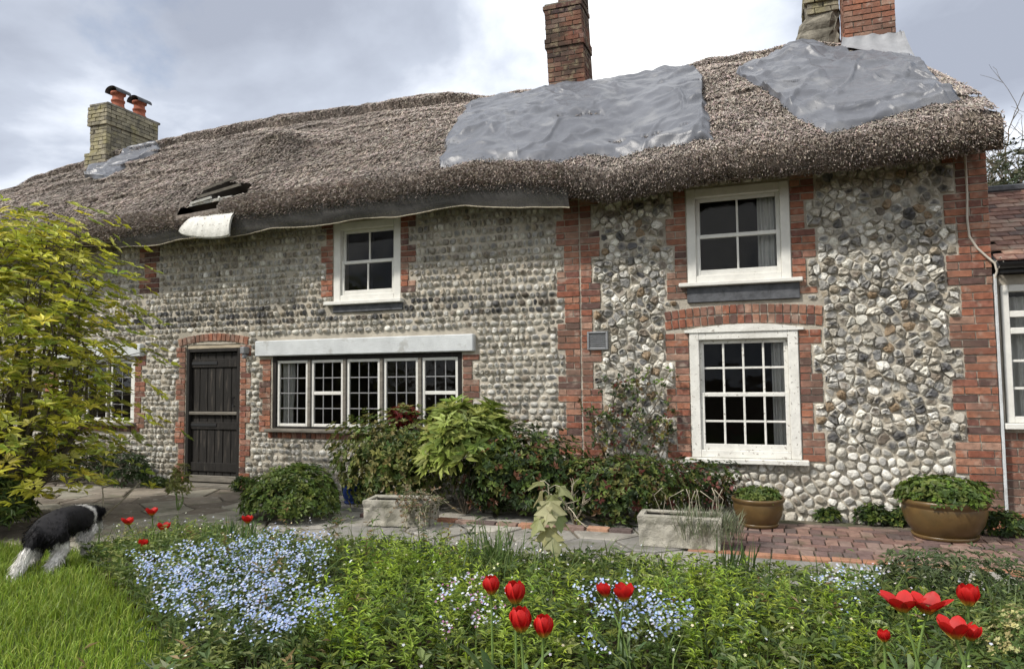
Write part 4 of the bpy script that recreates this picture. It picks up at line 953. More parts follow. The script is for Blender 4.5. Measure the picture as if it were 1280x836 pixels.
rf = Geo(); rf.add([(-.02, EY-.15, 2.48), (4.4, EY-.15, 2.48), (4.4, 1.62, 3.52), (-.02, 1.62, 3.52), (-.02, 3.4, 2.48), (4.4, 3.4, 2.48)], Q=[(0, 1, 2, 3), (3, 2, 5, 4)]); rfo = rf.build('roof', M['slate'], ext)
TC = [(0.20, 0.11, 0.085), (0.15, 0.09, 0.075), (0.25, 0.15, 0.11), (0.12, 0.085, 0.075), (0.28, 0.19, 0.15)]
tile_me = []
for c in TC*2:
    g = Geo(); V = []; 
    for j in range(4):
        u = j/3-.5
        for (vv, zt) in ((0, 0), (1, 0)): V.append((u, vv, .12*(1-4*u*u)+rng.uniform(-.02, .02)))
    V = np.array(V); V2 = V-np.array([0, 0, .6]); V2[:, 2] = V2[:, 2]
    g.add(np.concatenate([V, V2]), Q=[(0, 2, 3, 1), (2, 4, 5, 3), (4, 6, 7, 5), (8, 10, 2, 0), (10, 12, 4, 2), (12, 14, 6, 4), (0, 1, 9, 8), (6, 14, 15, 7)], col=c); me = g.mesh('tile'); me.materials.append(M['tile']); tile_me.append(me)
sl = math.atan2(1.04, 1.56+.15); Ls = math.hypot(1.71, 1.04); nr = 17
for r_ in range(nr):
    d = r_*Ls/nr
    for i in range(16):
        x = i*.168+(.084 if r_ % 2 else 0)
        o = put('tile', tile_me[rng.integers(10)], rfo, (x+.06, EY-.19+d*math.cos(sl), 2.505+d*math.sin(sl)+.018)); o.scale = (.162, .17, .022); o.rotation_euler = (sl-.07, 0, rng.uniform(-.015, .015))
part('ridge_capping', ext, M['slate'], (-.02, 4.4, 1.50, 1.74, 3.52, 3.60), b=.03)

# ------------------------------------------------------------------ plants: builders
def stems_geo(g, base, tips, r0, r1, bend=0.15, n=5, seg=5):
    for t in tips:
        t = np.array(t); b = np.array(base); m_ = (b+t)/2+rng.normal(0, bend, 3)*np.linalg.norm(t-b)*np.array([1, 1, .3])
        u = np.linspace(0, 1, seg)[:, None]; P_ = (1-u)**2*b+2*u*(1-u)*m_+u*u*t; tube(g, P_, np.linspace(r0, r1, seg), n, cap=False)
def shell_points(n, rad, lump=0.35, seed=0, lower=-0.3, fill=0.45):
    d = sph(n*2); d = d[d[:, 2] > lower][:n]; r = 1-fill*rng.random(len(d))**1.6
    nz = 1+lump*fbm(d[:, 0]*2.2+d[:, 2]*1.3+7, d[:, 1]*2.2-d[:, 2]*1.1, seed, 3)
    return d*(r*nz)[:, None]*np.array(rad), d
def rosettes(g, tips, dirs, k, L_, W_, cols, spread=0.9, var=.2, droop=.15, cvar=.22, up=.5):
    n = len(tips); P_ = np.repeat(tips, k, 0); D0 = unit(dirs+np.array([0, 0, up])); D0 = np.repeat(D0, k, 0)
    ran = unit(np.cross(D0, sph(n*k))); D_ = unit(D0*(1-spread*.6)+ran*spread); N_ = unit(D0+rng.normal(0, .25, D0.shape))
    c = np.repeat(palette(cols, n, cvar), k, 0)*rng.uniform(.85, 1.15, (n*k, 1))
    leaves(g, P_+D_*L_*.1, D_, N_, L_*rng.uniform(1-var, 1+var, n*k), W_*rng.uniform(1-var, 1+var, n*k), c, droop=droop)
def shrub(name, label, cat, loc, rad, tips, k, L_, W_, cols, stems=9, lump=.4, lower=-.2, fill=.5, m='leaf', h0=None, up=.5, group=None, inner=None, spread=.9, droop=.15, barkm='bark', cvar=.25):
    o = tag(empty(name, loc), label, cat, group); cz = rad[2] if h0 is None else h0
    T_, d = shell_points(tips, rad, lump, int(rng.integers(9999)), lower, fill); T_ = T_+np.array([0, 0, cz]); ok = T_[:, 2] > .02; T_, d = T_[ok], d[ok]
    g = Geo(); rosettes(g, T_, d, k, L_, W_, cols, spread, up=up, droop=droop, cvar=cvar); g.build('foliage', M[m], o, kind='stuff')
    g = Geo(); idx = rng.choice(len(T_), min(stems, len(T_)), replace=False)
    stems_geo(g, (0, 0, 0), T_[idx]*np.array([.9, .9, .95]), max(.006, rad[0]*.025), .003); g.build('stem', M[barkm], o)
    return o
G_DARK = [(0.035, 0.06, 0.018), (0.05, 0.085, 0.022), (0.03, 0.05, 0.018)]
G_MID = [(0.08, 0.125, 0.025), (0.105, 0.155, 0.03), (0.06, 0.10, 0.025), (0.14, 0.17, 0.04)]
G_LIME = [(0.26, 0.35, 0.03), (0.31, 0.40, 0.045), (0.21, 0.30, 0.03), (0.16, 0.25, 0.04)]
G_OLIVE = [(0.16, 0.18, 0.045), (0.21, 0.21, 0.06), (0.09, 0.11, 0.03), (0.20, 0.18, 0.06)]
G_RED = [(0.11, 0.028, 0.02), (0.085, 0.05, 0.02), (0.10, 0.07, 0.03)]
def at(px, py, z=0.0): p = on_z(px, py, z); return (p[0], p[1], z)

# yellow-leaved shrub at the left
YB = (-7.45, -2.8, 0.0)
yt = tag(empty('yellow_shrub', YB), 'tall shrub with bright yellow-green layered leaves before the cottage wall', 'shrub')
g = Geo(); tipsY, dY = [], []
main = []
for a in range(60):
    an = a*2.399; hgt = .5+2.55*((a+.5)/60); rr = 0.98*(1-((hgt-1.5)/2.2)**2)*rng.uniform(.7, 1.0); main.append((rr*math.cos(an), rr*math.sin(an)*.9, hgt))
stems_geo(g, (0, 0, 0), [m_ for m_ in main], .028, .006, .12, 6, 6)
for m_ in main:
    m_ = np.array(m_)
    for q in range(36):
        t = np.array([np.clip(rng.normal(0, .34), -.6, .6), np.clip(rng.normal(0, .34), -.6, .6), np.clip(rng.normal(.02, .20), -.35, .35)]); p = m_+t; tipsY.append(p); dY.append(unit(np.array([p[0]*.7, p[1]*.7, .9])+rng.normal(0, .25, 3)))
        if q % 4 == 0: tube(g, [m_*.93, (m_+p)/2+rng.normal(0, .03, 3), p], [.006, .004, .002], 4, cap=False)
g.build('trunk', M['bark'], yt)
tipsY = np.array(tipsY); dY = np.array(dY); ok = tipsY[:, 2] > .25; tipsY, dY = tipsY[ok], dY[ok]
YC = [(0.48, 0.47, 0.05), (0.56, 0.53, 0.06), (0.38, 0.41, 0.05), (0.52, 0.50, 0.11), (0.27, 0.32, 0.05)]
g = Geo(); rosettes(g, tipsY, dY, 8, .105, .036, YC, 1.0, droop=.22, up=.5, cvar=.3); g.build('crown', M['leaf'], yt, kind='stuff')
lm = []
for c in YC:
    q = Geo(); leaves(q, np.zeros((1, 3)), np.array([[1., 0, 0]]), np.array([[0., 0, 1]]), .14, .046, np.array([c]), droop=.12); me = q.mesh('leaf'); me.materials.append(M['leaf']); lm.append(me)
near = np.argsort(np.linalg.norm(tipsY+np.array(YB)-CAM, axis=1))[:70]
for i in near:
    for q in range(4):
        o = put('leaf', lm[rng.integers(5)], yt, tipsY[i]+rng.normal(0, .02, 3)); o.rotation_euler = (rng.uniform(-.4, .4), rng.uniform(-.5, .35), rng.uniform(0, 6.28))

# shrubs along the wall
shrub('rose_bush', 'spreading olive-green bush under the leaded casement', 'bush', (-4.05, -0.72, 0), (.85, .56, .56), 2300, 5, .06, .03, G_OLIVE+G_MID, fill=.8, lump=.5, lower=-.9)
shrub('rhododendron', 'shrub with large pale green leaf whorls beside the casement sill', 'shrub', (-3.15, -0.86, 0), (.50, .46, .60), 280, 9, .15, .05, [(0.28, 0.33, 0.07), (0.34, 0.38, 0.11), (0.20, 0.27, 0.06)], m='leaf', fill=.4, lump=.4, lower=-.1)
shrub('red_leaf_shrub', 'small bush with dark red new leaves in front of the casement', 'bush', (-4.02, -0.62, 0), (.17, .15, .13), 90, 6, .07, .03, [(0.16, 0.012, 0.014), (0.10, 0.012, 0.012), (0.2, 0.03, 0.02)], h0=1.02, lump=.2, lower=-.9)
shrub('evergreen_bush', 'dark dense bush between the pale shrub and the brick pier', 'bush', (-2.55, -0.78, 0), (.72, .50, .47), 2100, 5, .06, .028, G_DARK+G_MID+[(0.14, .06, .03)], fill=.8, lump=.5, lower=-.9)
shrub('quince_bush', 'low dark bush with reddish shoots behind the white stone trough', 'bush', (-1.55, -0.80, 0), (.80, .46, .36), 2000, 5, .055, .026, G_DARK+G_DARK+G_MID+G_MID+G_OLIVE+G_RED[:2], fill=.8, lump=.5, lower=-.9)
shrub('flowering_quince', 'sparse reddish bush under the sixteen-pane window', 'bush', (-0.75, -0.36, 0), (.42, .24, .32), 480, 5, .05, .024, G_DARK+G_DARK+G_MID+G_RED+[(0.26, .10, .08)], fill=.6, lump=.6, lower=-.6)
shrub('round_bush', 'rounded mid-green bush beside the black door', 'bush', (-4.78, -1.62, 0), (.50, .42, .36), 1500, 5, .05, .026, G_MID+[(0.13, 0.18, 0.03)], fill=.35, lump=.3, lower=-.3, h0=.2)
for (x, yy, rx, hh, lab) in ((-10.6, -.45, .6, .28, 'low dark shrub at the wall foot beyond the three-light casement'), (-9.5, -.38, .65, .30, 'low dark shrub at the wall foot under the three-light casement'), (-8.55, -.35, .5, .26, 'low dark shrub between the three-light casement and the black door')):
    shrub('ground_shrub', lab, 'shrub', (x, yy, 0), (rx, .26, hh), 550, 5, .05, .024, G_DARK+[(0.10, .10, .07)], fill=.5, lump=.5, lower=-.6, group='dark shrubs at the wall foot')
shrub('lawn_edge_bush', 'dark green plant at the edge of the lawn under the yellow shrub', 'bush', (-7.0, -3.2, 0), (.40, .35, .26), 450, 6, .09, .022, G_DARK+G_MID, fill=.6, lump=.5, lower=-.3)
# climbing rose on the flint wall
cl = tag(empty('climbing_rose', (-1.6, -0.06, 0)), 'thin climbing rose with reddish leaves trained on the flint wall', 'climber')
g = Geo(); gl = Geo(); tp = []
for k in range(13):
    x1 = rng.uniform(-.42, .62); z1 = rng.uniform(.9, 1.72); pl = np.array([(rng.uniform(-.1, .2), -.04, .05), (x1*.35+rng.normal(0, .08), -.06, z1*.45), (x1*.8+rng.normal(0, .06), -.05, z1*.8), (x1, -.06, z1)]); u = np.linspace(0, 3, 14)
    Pq = np.stack([np.interp(u, range(4), pl[:, j]) for j in range(3)], -1)+rng.normal(0, .008, (14, 3)); tube(g, Pq, np.linspace(.008, .003, 14), 5, cap=False)
    for q in range(20):
        i = rng.uniform(4, 13); p = np.array([np.interp(i, range(14), Pq[:, j]) for j in range(3)]); tp.append(p+rng.normal(0, .06, 3)*np.array([1, .4, 1]))
g.build('stem', M['bark'], cl); tp = np.array(tp); tp[:, 1] = np.minimum(tp[:, 1], -.01)
rosettes(gl, tp, np.tile([0, -.8, .3], (len(tp), 1))+rng.normal(0, .4, (len(tp), 3)), 4, .052, .026, G_DARK+G_MID+G_RED+[(0.22, .16, .05)], 1.0); gl.build('foliage', M['leaf'], cl, kind='stuff')

# ------------------------------------------------------------------ pots, troughs and what grows in them
def pot(loc, r, h, label, name='garden_pot', m='bronze'):
    o = tag(empty(name, loc), label, 'pot'); g = Geo()
    lathe(g, [(r*.60, 0), (r*.72, h*.10), (r*.90, h*.38), (r*.98, h*.66), (r*.965, h*.80)], 36); g.build('body', M[m], o, smooth=True)
    g = Geo(); lathe(g, [(r*.965, h*.80), (r*1.0, h*.86), (r*1.04, h*.90), (r*1.05, h*.97), (r*1.02, h), (r*.95, h*.99), (r*.92, h*.9), (r*.90, h*.8)], 36); g.build('rim', M[m], o, smooth=True)
    g = Geo(); n = 20; lathe(g, [(r*.91, h*.86), (r*.5, h*.89), (0.005, h*.9)], 20); g.build('compost', M['soil'], o, smooth=True)
    g = Geo(); lathe(g, [(r*.52, 0.0), (r*.74, 0.0), (r*.78, .03), (r*.74, .034), (r*.55, .012)], 30); g.build('saucer', M[m], o, smooth=True)
    return o
p1 = (-0.19, -0.62, .03); p2 = (1.36, -0.66, .03)
pot(p1, .235, .27, 'round glazed brown pot below the sixteen-pane window'); pot(p2, .34, .34, 'large glazed brown pot beside the corner brick pier')
shrub('pot_plant', 'short leafy plant filling the pot below the sixteen-pane window', 'plant', (p1[0], p1[1], p1[2]+.24), (.21, .21, .10), 330, 5, .045, .02, G_MID+[(0.16, .2, .05)], stems=14, lower=-.1, h0=.02, lump=.3, barkm='stem')
shrub('pot_plant', 'bushy bright green plant filling the large pot by the corner pier', 'plant', (p2[0], p2[1], p2[2]+.30), (.37, .37, .20), 800, 5, .05, .03, G_MID+[(0.13, .2, .03)], stems=18, lower=-.1, h0=.02, lump=.3, barkm='stem')
bp_ = at(441, 632); pot((bp_[0], bp_[1], .03), .13, .26, 'small dark blue glazed pot half hidden between two bushes', m='blue')
def trough(loc, rz, lx, ly, h, label):
    o = tag(empty('stone_trough', loc, rz), label, 'trough'); t = .05; g = Geo()
    nx, nz = 40, 14; u = np.linspace(-lx/2, lx/2, nx); w_ = np.linspace(0, h, nz)
    for (sgn, ln) in ((-1, 'f'), (1, 'b')):
        U, Wz = np.meshgrid(u, w_, indexing='ij'); rel = np.zeros_like(U); ph = (U/lx+.5)*3
        rel += .014*np.exp(-((np.abs((ph % 1)-.5)*2-(1-(Wz/h*1.5-.25)**2))/.22)**2)+.016*(Wz > h*.82)+.012*(Wz < h*.12)+.010*fbm(U*18, Wz*18, 5)
        flare = 1+.05*Wz/h; gridsurf(g, np.stack([U*flare, sgn*(ly/2*flare+rel), Wz], -1))
    v_ = np.linspace(-ly/2, ly/2, 16)
    for sgn in (-1, 1):
        U, Wz = np.meshgrid(v_, w_, indexing='ij'); flare = 1+.05*Wz/h; rel = .016*(Wz > h*.82)+.012*(Wz < h*.12)+.01*fbm(U*18+4, Wz*18, 6); gridsurf(g, np.stack([sgn*(lx/2*flare+rel*0), U*flare, Wz], -1))
    g.build('body', M['trough'], o, smooth=True); k = 1.05
    part('rim', o, M['trough'], (-lx/2*k, lx/2*k, -ly/2*k-.012, -ly/2*k+t, h-.02, h+.006), (-lx/2*k, lx/2*k, ly/2*k-t, ly/2*k+.012, h-.02, h+.006), (-lx/2*k, -lx/2*k+t, -ly/2*k+t, ly/2*k-t, h-.02, h+.005), (lx/2*k-t, lx/2*k, -ly/2*k+t, ly/2*k-t, h-.02, h+.005), b=.008, jit=.003)
    part('compost', o, M['soil'], (-lx/2+.03, lx/2-.03, -ly/2+.03, ly/2-.03, h*.3, h-.045), b=.01); return o
trough((-0.80, -1.62, .03), R(2), .66, .30, .25, 'white carved stone trough planted with grey lavender'); trough((-3.55, -1.52, .03), R(10), .66, .32, .24, 'mossy carved stone trough in front of the olive-green bush')
def blades(g, base, n, h, w_, spread, cols, bend=.5, seg=3):
    """n strap leaves rising from base, arching outwards"""
    for _ in range(n):
        an = rng.uniform(0, 6.28); d = np.array([math.cos(an), math.sin(an), 0]); s_ = np.array([-d[1], d[0], 0]); hh = h*rng.uniform(.6, 1.1); sp = spread*rng.uniform(.2, 1); c = palette(cols, 1)[0]
        u = np.linspace(0, 1, seg+1); Pq = np.array(base)+d*(sp*hh*u**(1+bend))[:, None]+np.array([0, 0, 1.])*(hh*(u-.25*sp*u**3))[:, None]+d*rng.uniform(0, .05)
        wd = w_*np.array([.7, 1, .8, .06])[:seg+1] if seg == 3 else w_*np.linspace(1, .05, seg+1)
        V = np.concatenate([Pq-s_*wd[:, None]/2, Pq+s_*wd[:, None]/2]); k = seg+1; g.add(V, Q=[(i, i+1, k+i+1, k+i) for i in range(seg)], col=c)
lv = tag(empty('lavender', (-0.72, -1.60, .23)), 'grey-green lavender spilling from the white stone trough', 'plant'); g = Geo()
for _ in range(330): blades(g, (rng.uniform(-.1, .40), rng.uniform(-.24, .10), rng.uniform(-.12, .02)), 3, .14, .006, .9, [(0.19, .21, .13), (0.13, .16, .08), (.25, .26, .18)])
g.build('foliage', M['leaf'], lv, kind='stuff')
g = Geo(); 
for _ in range(14): b0 = np.array((rng.uniform(-.26, .34), rng.uniform(-.15, .1), 0)); tube(g, [b0, b0+np.array((rng.normal(0, .03), rng.normal(0, .03), .2)), b0+np.array((rng.normal(0, .05), rng.normal(0, .05), .27))], [.002, .002, .004], 4, cap=False)
g.build('stalk', M['twig'], lv)
tw = tag(empty('trailing_plant', (-3.40, -1.60, .22)), 'brown thin-stemmed plant trailing over the mossy stone trough', 'plant'); g = Geo(); tp = []
for _ in range(60):
    b0 = np.array((rng.uniform(-.05, .3), rng.uniform(-.08, .06), 0)); e = b0+np.array((rng.normal(.05, .10), rng.uniform(-.28, .0), rng.uniform(-.15, .22))); m_ = (b0+e)/2+np.array((0, -.05, .10)); u = np.linspace(0, 1, 6)[:, None]; Pq = (1-u)**2*b0+2*u*(1-u)*m_+u*u*e; tube(g, Pq, .0025, 4, cap=False); tp += list(Pq[2:])
g.build('stem', M['twig'], tw); g = Geo(); tp = np.array(tp); rosettes(g, tp, np.tile([0, -.5, .6], (len(tp), 1)), 4, .03, .016, [(0.15, .15, .07), (.2, .13, .07), (.10, .12, .05)]); g.build('foliage', M['leaf'], tw, kind='stuff')
# weeds in the wall foot
for (x, yy, s_, lab) in ((1.85, -.42, .20, 'broad-leaved weed behind the large brown pot at the pier'), (0.85, -.14, .15, 'ferny weed at the flint wall foot between the two pots'), (0.45, -.12, .10, 'small weed at the wall foot near the smaller pot'), (-6.62, -.20, .16, 'trailing weed at the right jamb of the black door'), (-6.0, -.15, .14, 'low weed under the first light of the casement'), (-8.0, -.3, .13, 'young weed left of the black door'), (2.15, -.30, .13, 'leafy weed below the extension wall'), (1.1, -.12, .13, 'mossy weed behind the large brown pot')):
    shrub('weed', lab, 'weed', (x, yy, .02), (s_, s_*.7, s_*.8), int(900*s_), 4, .06, .026, G_MID+G_DARK, stems=5, lower=-.2, h0=s_*.3, barkm='stem')

# ------------------------------------------------------------------ lawn grass
def blade_field(g, P_, h, w_, lean, cols):
    n = len(P_); an = rng.uniform(0, 6.28, n); d = np.stack([np.cos(an), np.sin(an), 0*an], -1); s_ = np.stack([-d[:, 1], d[:, 0], 0*an], -1)
    h = h[:, None]; w_ = w_[:, None]; le = lean[:, None]; up = np.array([0, 0, 1.])
    m_ = P_+up*h*.55+d*le*h*.25; t = P_+up*h*(1-.25*le)+d*le*h*.9
    V = np.stack([P_-s_*w_, P_+s_*w_, m_+s_*w_*.8, m_-s_*w_*.8, t], 1).reshape(-1, 3); b = np.arange(n)*5
    g.add(V, Q=np.stack([b, b+1, b+2, b+3], 1), T=np.stack([b+3, b+2, b+4], 1), col=np.repeat(cols, 5, 0))
n = 90000; x = rng.uniform(-8.5, -1.9, n); y = rng.uniform(-7.2, -3.3, n); ok = inpoly(x+.05*rng.normal(size=n), y+.05*rng.normal(size=n), LAWN); x, y = x[ok], y[ok]; n = len(x)
hh = rng.uniform(.035, .085, n)*(1+.9*np.clip(vn(x*2, y*2, 8)+.1, 0, 1)); g = Geo()
gc = palette([(0.17, 0.25, 0.025), (0.22, 0.31, 0.03), (0.12, 0.19, 0.02), (0.27, 0.33, 0.06)], n, .25)*(1+.5*vn(x*1.6, y*1.6, 12))[:, None]
blade_field(g, np.stack([x, y, np.maximum(.0, bedz(x, y)-.005)], -1), hh, rng.uniform(.0018, .0038, n), rng.uniform(.1, 1.0, n), gc)
tag(g.build('lawn_grass', M['leaf']), 'short bright green grass blades covering the lawn', 'grass', kind='stuff')

# ------------------------------------------------------------------ flower bed
def in_bed(x, y): return (y < -2.66+.22*vn(x*2.1, y*0, 21)) & (y > -7.4) & ~inpoly(x, y, LAWN) & ~inpoly(x, y, PATH) & (x > -5.3) & (x < 2.6)
def ppx(x, y, z):
    v = np.stack([x, y, z+0*x], -1)-CAM; zc = v@_f; return PW/2+FPX*(v@_r)/zc, PH/2-FPX*(v@_u)/zc, zc
def patch(x, y, ells, z=.25):
    px, py, _ = ppx(x, y, z); r_ = np.full(x.shape, -9.)
    for (a, b, ra, rb) in ells: r_ = np.maximum(r_, 1-((px-a)/ra)**2-((py-b)/rb)**2)
    return r_
BLUE = [(262, 772, 125, 56), (345, 722, 85, 22), (350, 806, 85, 38), (790, 800, 75, 40), (1050, 762, 55, 18), (590, 795, 50, 30), (185, 755, 60, 34)]
LIME = [(520, 725, 95, 42), (480, 790, 120, 45), (960, 795, 150, 50), (650, 815, 110, 30), (1090, 825, 80, 30), (640, 770, 90, 40), (860, 740, 90, 25)]
SILV = [(255, 800, 60, 40), (330, 740, 40, 20)]
OLIV = [(200, 695, 95, 32), (1230, 790, 60, 50)]
def scatter(n, test, x0=-5.4, x1=2.6, y0=-7.2, y1=-2.4):
    x = rng.uniform(x0, x1, n); y = rng.uniform(y0, y1, n); ok = in_bed(x, y) & test(x, y); return x[ok], y[ok]
# general low foliage
g = Geo(); x, y = scatter(21000, lambda a, b: np.ones(a.shape, bool)); z = bedz(x, y)+rng.uniform(.02, .15, len(x))*(1+.9*vn(x*1.7, y*1.7, 33))
rosettes(g, np.stack([x, y, z], -1), np.tile([0, 0, 1.], (len(x), 1))+rng.normal(0, .4, (len(x), 3)), 5, .048, .018, G_MID+[(0.14, .20, .03), (.20, .25, .04), (.07, .11, .03)], 1.0, var=.45)
x, y = scatter(9000, lambda a, b: vn(a*1.3, b*1.3, 44) > -.12); 
blade_field(g, np.stack([x, y, bedz(x, y)], -1), rng.uniform(.12, .34, len(x)), rng.uniform(.003, .006, len(x)), rng.uniform(.2, 1, len(x)), palette(G_MID+[(.14, .2, .05)], len(x), .25))
tag(g.build('bed_foliage', M['leaf']), 'low mixed green foliage carpeting the flower bed', 'ground cover', kind='stuff')
# bright leafy stems
g = Geo()
def leafy(g, x, y, h, per, L_, W_, cols, zb=None, lean=.25, start=.15):
    n = len(x); an = rng.uniform(0, 6.28, n); ld = np.stack([np.cos(an), np.sin(an)], -1)*rng.uniform(0, lean, (n, 1)); u = rng.uniform(start, 1.0, (n, per)); b0 = bedz(x, y) if zb is None else zb
    P_ = np.stack([x[:, None]+ld[:, :1]*u**1.5*h[:, None], y[:, None]+ld[:, 1:]*u**1.5*h[:, None], b0[:, None]+u*h[:, None]], -1).reshape(-1, 3)
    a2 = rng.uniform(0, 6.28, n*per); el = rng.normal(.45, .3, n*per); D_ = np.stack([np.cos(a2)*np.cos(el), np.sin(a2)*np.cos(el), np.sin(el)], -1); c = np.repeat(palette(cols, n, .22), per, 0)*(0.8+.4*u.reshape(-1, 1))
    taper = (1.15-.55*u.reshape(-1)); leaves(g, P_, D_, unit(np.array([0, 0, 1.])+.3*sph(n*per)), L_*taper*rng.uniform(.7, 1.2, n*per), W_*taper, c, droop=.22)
    tp_ = np.stack([x+ld[:, 0]*h, y+ld[:, 1]*h, b0+h], -1); bs = np.stack([x, y, b0], -1); s_ = np.array([.0018, .0018, 0]); V = np.stack([bs-s_, bs+s_, tp_], 1).reshape(-1, 3); g.add(V, T=np.arange(n*3).reshape(-1, 3), col=np.tile([.10, .15, .04], (n*3, 1)))
x, y = scatter(14000, lambda a, b: patch(a, b, LIME)+.5*vn(a*2.2, b*2.2, 55) > .12); k = rng.random(len(x)) < .42; x, y = x[k], y[k]
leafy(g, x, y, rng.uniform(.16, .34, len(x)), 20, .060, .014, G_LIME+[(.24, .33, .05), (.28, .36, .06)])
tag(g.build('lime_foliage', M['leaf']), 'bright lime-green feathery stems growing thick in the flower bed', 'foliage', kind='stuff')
g = Geo(); x, y = scatter(9000, lambda a, b: (patch(a, b, OLIV+SILV)+.4*vn(a*2, b*2, 56) > .05)); k = rng.random(len(x)) < .4; x, y = x[k], y[k]
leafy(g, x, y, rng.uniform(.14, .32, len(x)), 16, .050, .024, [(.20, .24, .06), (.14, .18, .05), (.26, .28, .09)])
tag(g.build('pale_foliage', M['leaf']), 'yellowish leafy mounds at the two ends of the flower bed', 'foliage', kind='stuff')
# forget-me-nots
FM = [(0.34, 0.43, 0.70), (0.40, 0.49, 0.73), (0.50, 0.57, 0.75), (0.28, 0.37, 0.66), (0.60, 0.64, 0.74)]
def florets(g, P_, r_, cols):
    n = len(P_); N_ = unit(np.array([0, -.35, .8])+.45*sph(n)); A = unit(np.cross(N_, sph(n))); B_ = np.cross(N_, A); an = np.arange(10)*math.pi/5; rr = np.where(np.arange(10) % 2 == 0, 1.0, .62)
    V = np.concatenate([P_[:, None]-N_[:, None]*r_*.15, P_[:, None]+r_*rr[None, :, None]*(np.cos(an)[None, :, None]*A[:, None]+np.sin(an)[None, :, None]*B_[:, None])], 1); i = np.arange(10); T = np.stack([0*i, 1+i, 1+(i+1) % 10], 1)
    g.add(V.reshape(-1, 3), T=((np.arange(n)*11)[:, None, None]+T[None]).reshape(-1, 3), col=np.repeat(cols, 11, 0))
def fmn(ells, label, dens, cols=FM, z0=.18, z1=.34, seed=0, r_=.0075, thr=.05):
    g = Geo(); gl = Geo(); x, y = scatter(dens, lambda a, b: patch(a, b, ells)+.55*vn(a*3.1, b*3.1, 66+seed) > thr+.35*rng.random(a.shape)); n = len(x)
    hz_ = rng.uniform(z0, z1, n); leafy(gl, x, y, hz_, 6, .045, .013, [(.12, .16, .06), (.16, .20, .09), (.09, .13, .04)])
    top = np.stack([x, y, bedz(x, y)+hz_], -1); P_ = np.repeat(top, 9, 0)+rng.normal(0, .022, (n*9, 3))*np.array([1, 1, .6]); florets(g, P_, r_, palette(cols, n*9, .12))
    o = tag(empty('forget_me_nots', (0, 0, 0)), label, 'flowers', kind='stuff'); g.build('blossom', M['petal'], o, kind='stuff'); gl.build('foliage', M['leaf'], o, kind='stuff')
fmn(BLUE[:3]+BLUE[6:], 'broad drift of pale blue forget-me-nots beside the lawn', 10500, thr=.12)
fmn([BLUE[3]], 'smaller patch of blue forget-me-nots under the small leaning tulip', 9000, seed=3)
fmn([BLUE[4]], 'thin strip of white-blue flowers beside the open red tulips', 6000, cols=FM[2:]+[(.7, .72, .72)], seed=5)
fmn([BLUE[5]], 'scattered white and lilac flowers behind the four closed red tulips', 7000, cols=[(.7, .7, .72), (.40, .18, .30), (.5, .55, .75)], seed=7, thr=.25)
# white specks over the bed
g = Geo(); x, y = scatter(900, lambda a, b: vn(a*1.5, b*1.5, 88) > -.05); florets(g, np.stack([x, y, bedz(x, y)+rng.uniform(.14, .30, len(x))], -1), .008, palette([(.72, .72, .62), (.70, .66, .40), (.6, .62, .68)], len(x)))
tag(g.build('daisies', M['petal']), 'tiny white and cream flowers dotted over the flower bed', 'flowers', kind='stuff')
# taller mixed stalks and seedlings that break the carpet
g = Geo(); x, y = scatter(700, lambda a, b: vn(a*.9, b*.9, 97) > -.05); leafy(g, x, y, rng.uniform(.22, .46, len(x)), 9, .075, .022, [(.10, .15, .04), (.16, .20, .07), (.20, .14, .06), (.07, .11, .04)], lean=.5, start=.3)
x, y = scatter(900, lambda a, b: vn(a*1.1+5, b*1.1, 98) > .1); leafy(g, x, y, rng.uniform(.08, .20, len(x)), 7, .10, .055, [(.09, .14, .04), (.13, .18, .06), (.18, .21, .09)], lean=.3, start=.5)
tag(g.build('mixed_stalks', M['leaf']), 'taller dark and bronze stalks rising from the flower bed', 'foliage', kind='stuff')
# cream variegated plant at the right edge
def strap(name, label, px, py, n, h, w_, cols, spread=.5, cat='plant', zz_=0.05, r0=.06):
    p = on_z(px, py, zz_); o = tag(empty(name, (p[0], p[1], float(bedz(p[0], p[1]))-.01)), label, cat); g = Geo()
    for _ in range(n): blades(g, (rng.normal(0, r0), rng.normal(0, r0), 0), 1, h, w_, spread, cols)
    return g.build('foliage', M['leaf'], o, kind='stuff')
strap('iris_clump', 'tall upright strap leaves beside the pale sapling', 622, 724, 70, .40, .012, [(.07, .12, .03), (.10, .15, .04)], .6)
strap('iris_clump', 'dark upright iris leaves in front of the white trough', 915, 738, 40, .36, .018, [(.06, .10, .03), (.09, .13, .04)], .35)
strap('iris_clump', 'narrow upright leaves beside the lone tulip before the round bush', 296, 690, 45, .30, .016, [(.08, .14, .05), (.11, .17, .06)], .35)
shrub('santolina', 'dark grey-green dwarf bush where the bed meets the brick path', 'bush', (0.95, -3.05, .0), (.55, .36, .30), 800, 6, .05, .012, [(.07, .10, .04), (.09, .13, .05), (.12, .15, .06)], h0=.12, lump=.4, barkm='stem')
eb = on_z(1245, 800, .3); shrub('euphorbia', 'cream and yellow flowered bush behind the half-open red tulip', 'bush', (eb[0]+.12, eb[1], .1), (.20, .20, .19), 520, 6, .02, .012, [(.42, .40, .16), (.50, .46, .22), (.16, .22, .06), (.10, .16, .04)], h0=.16, lump=.4, barkm='stem')
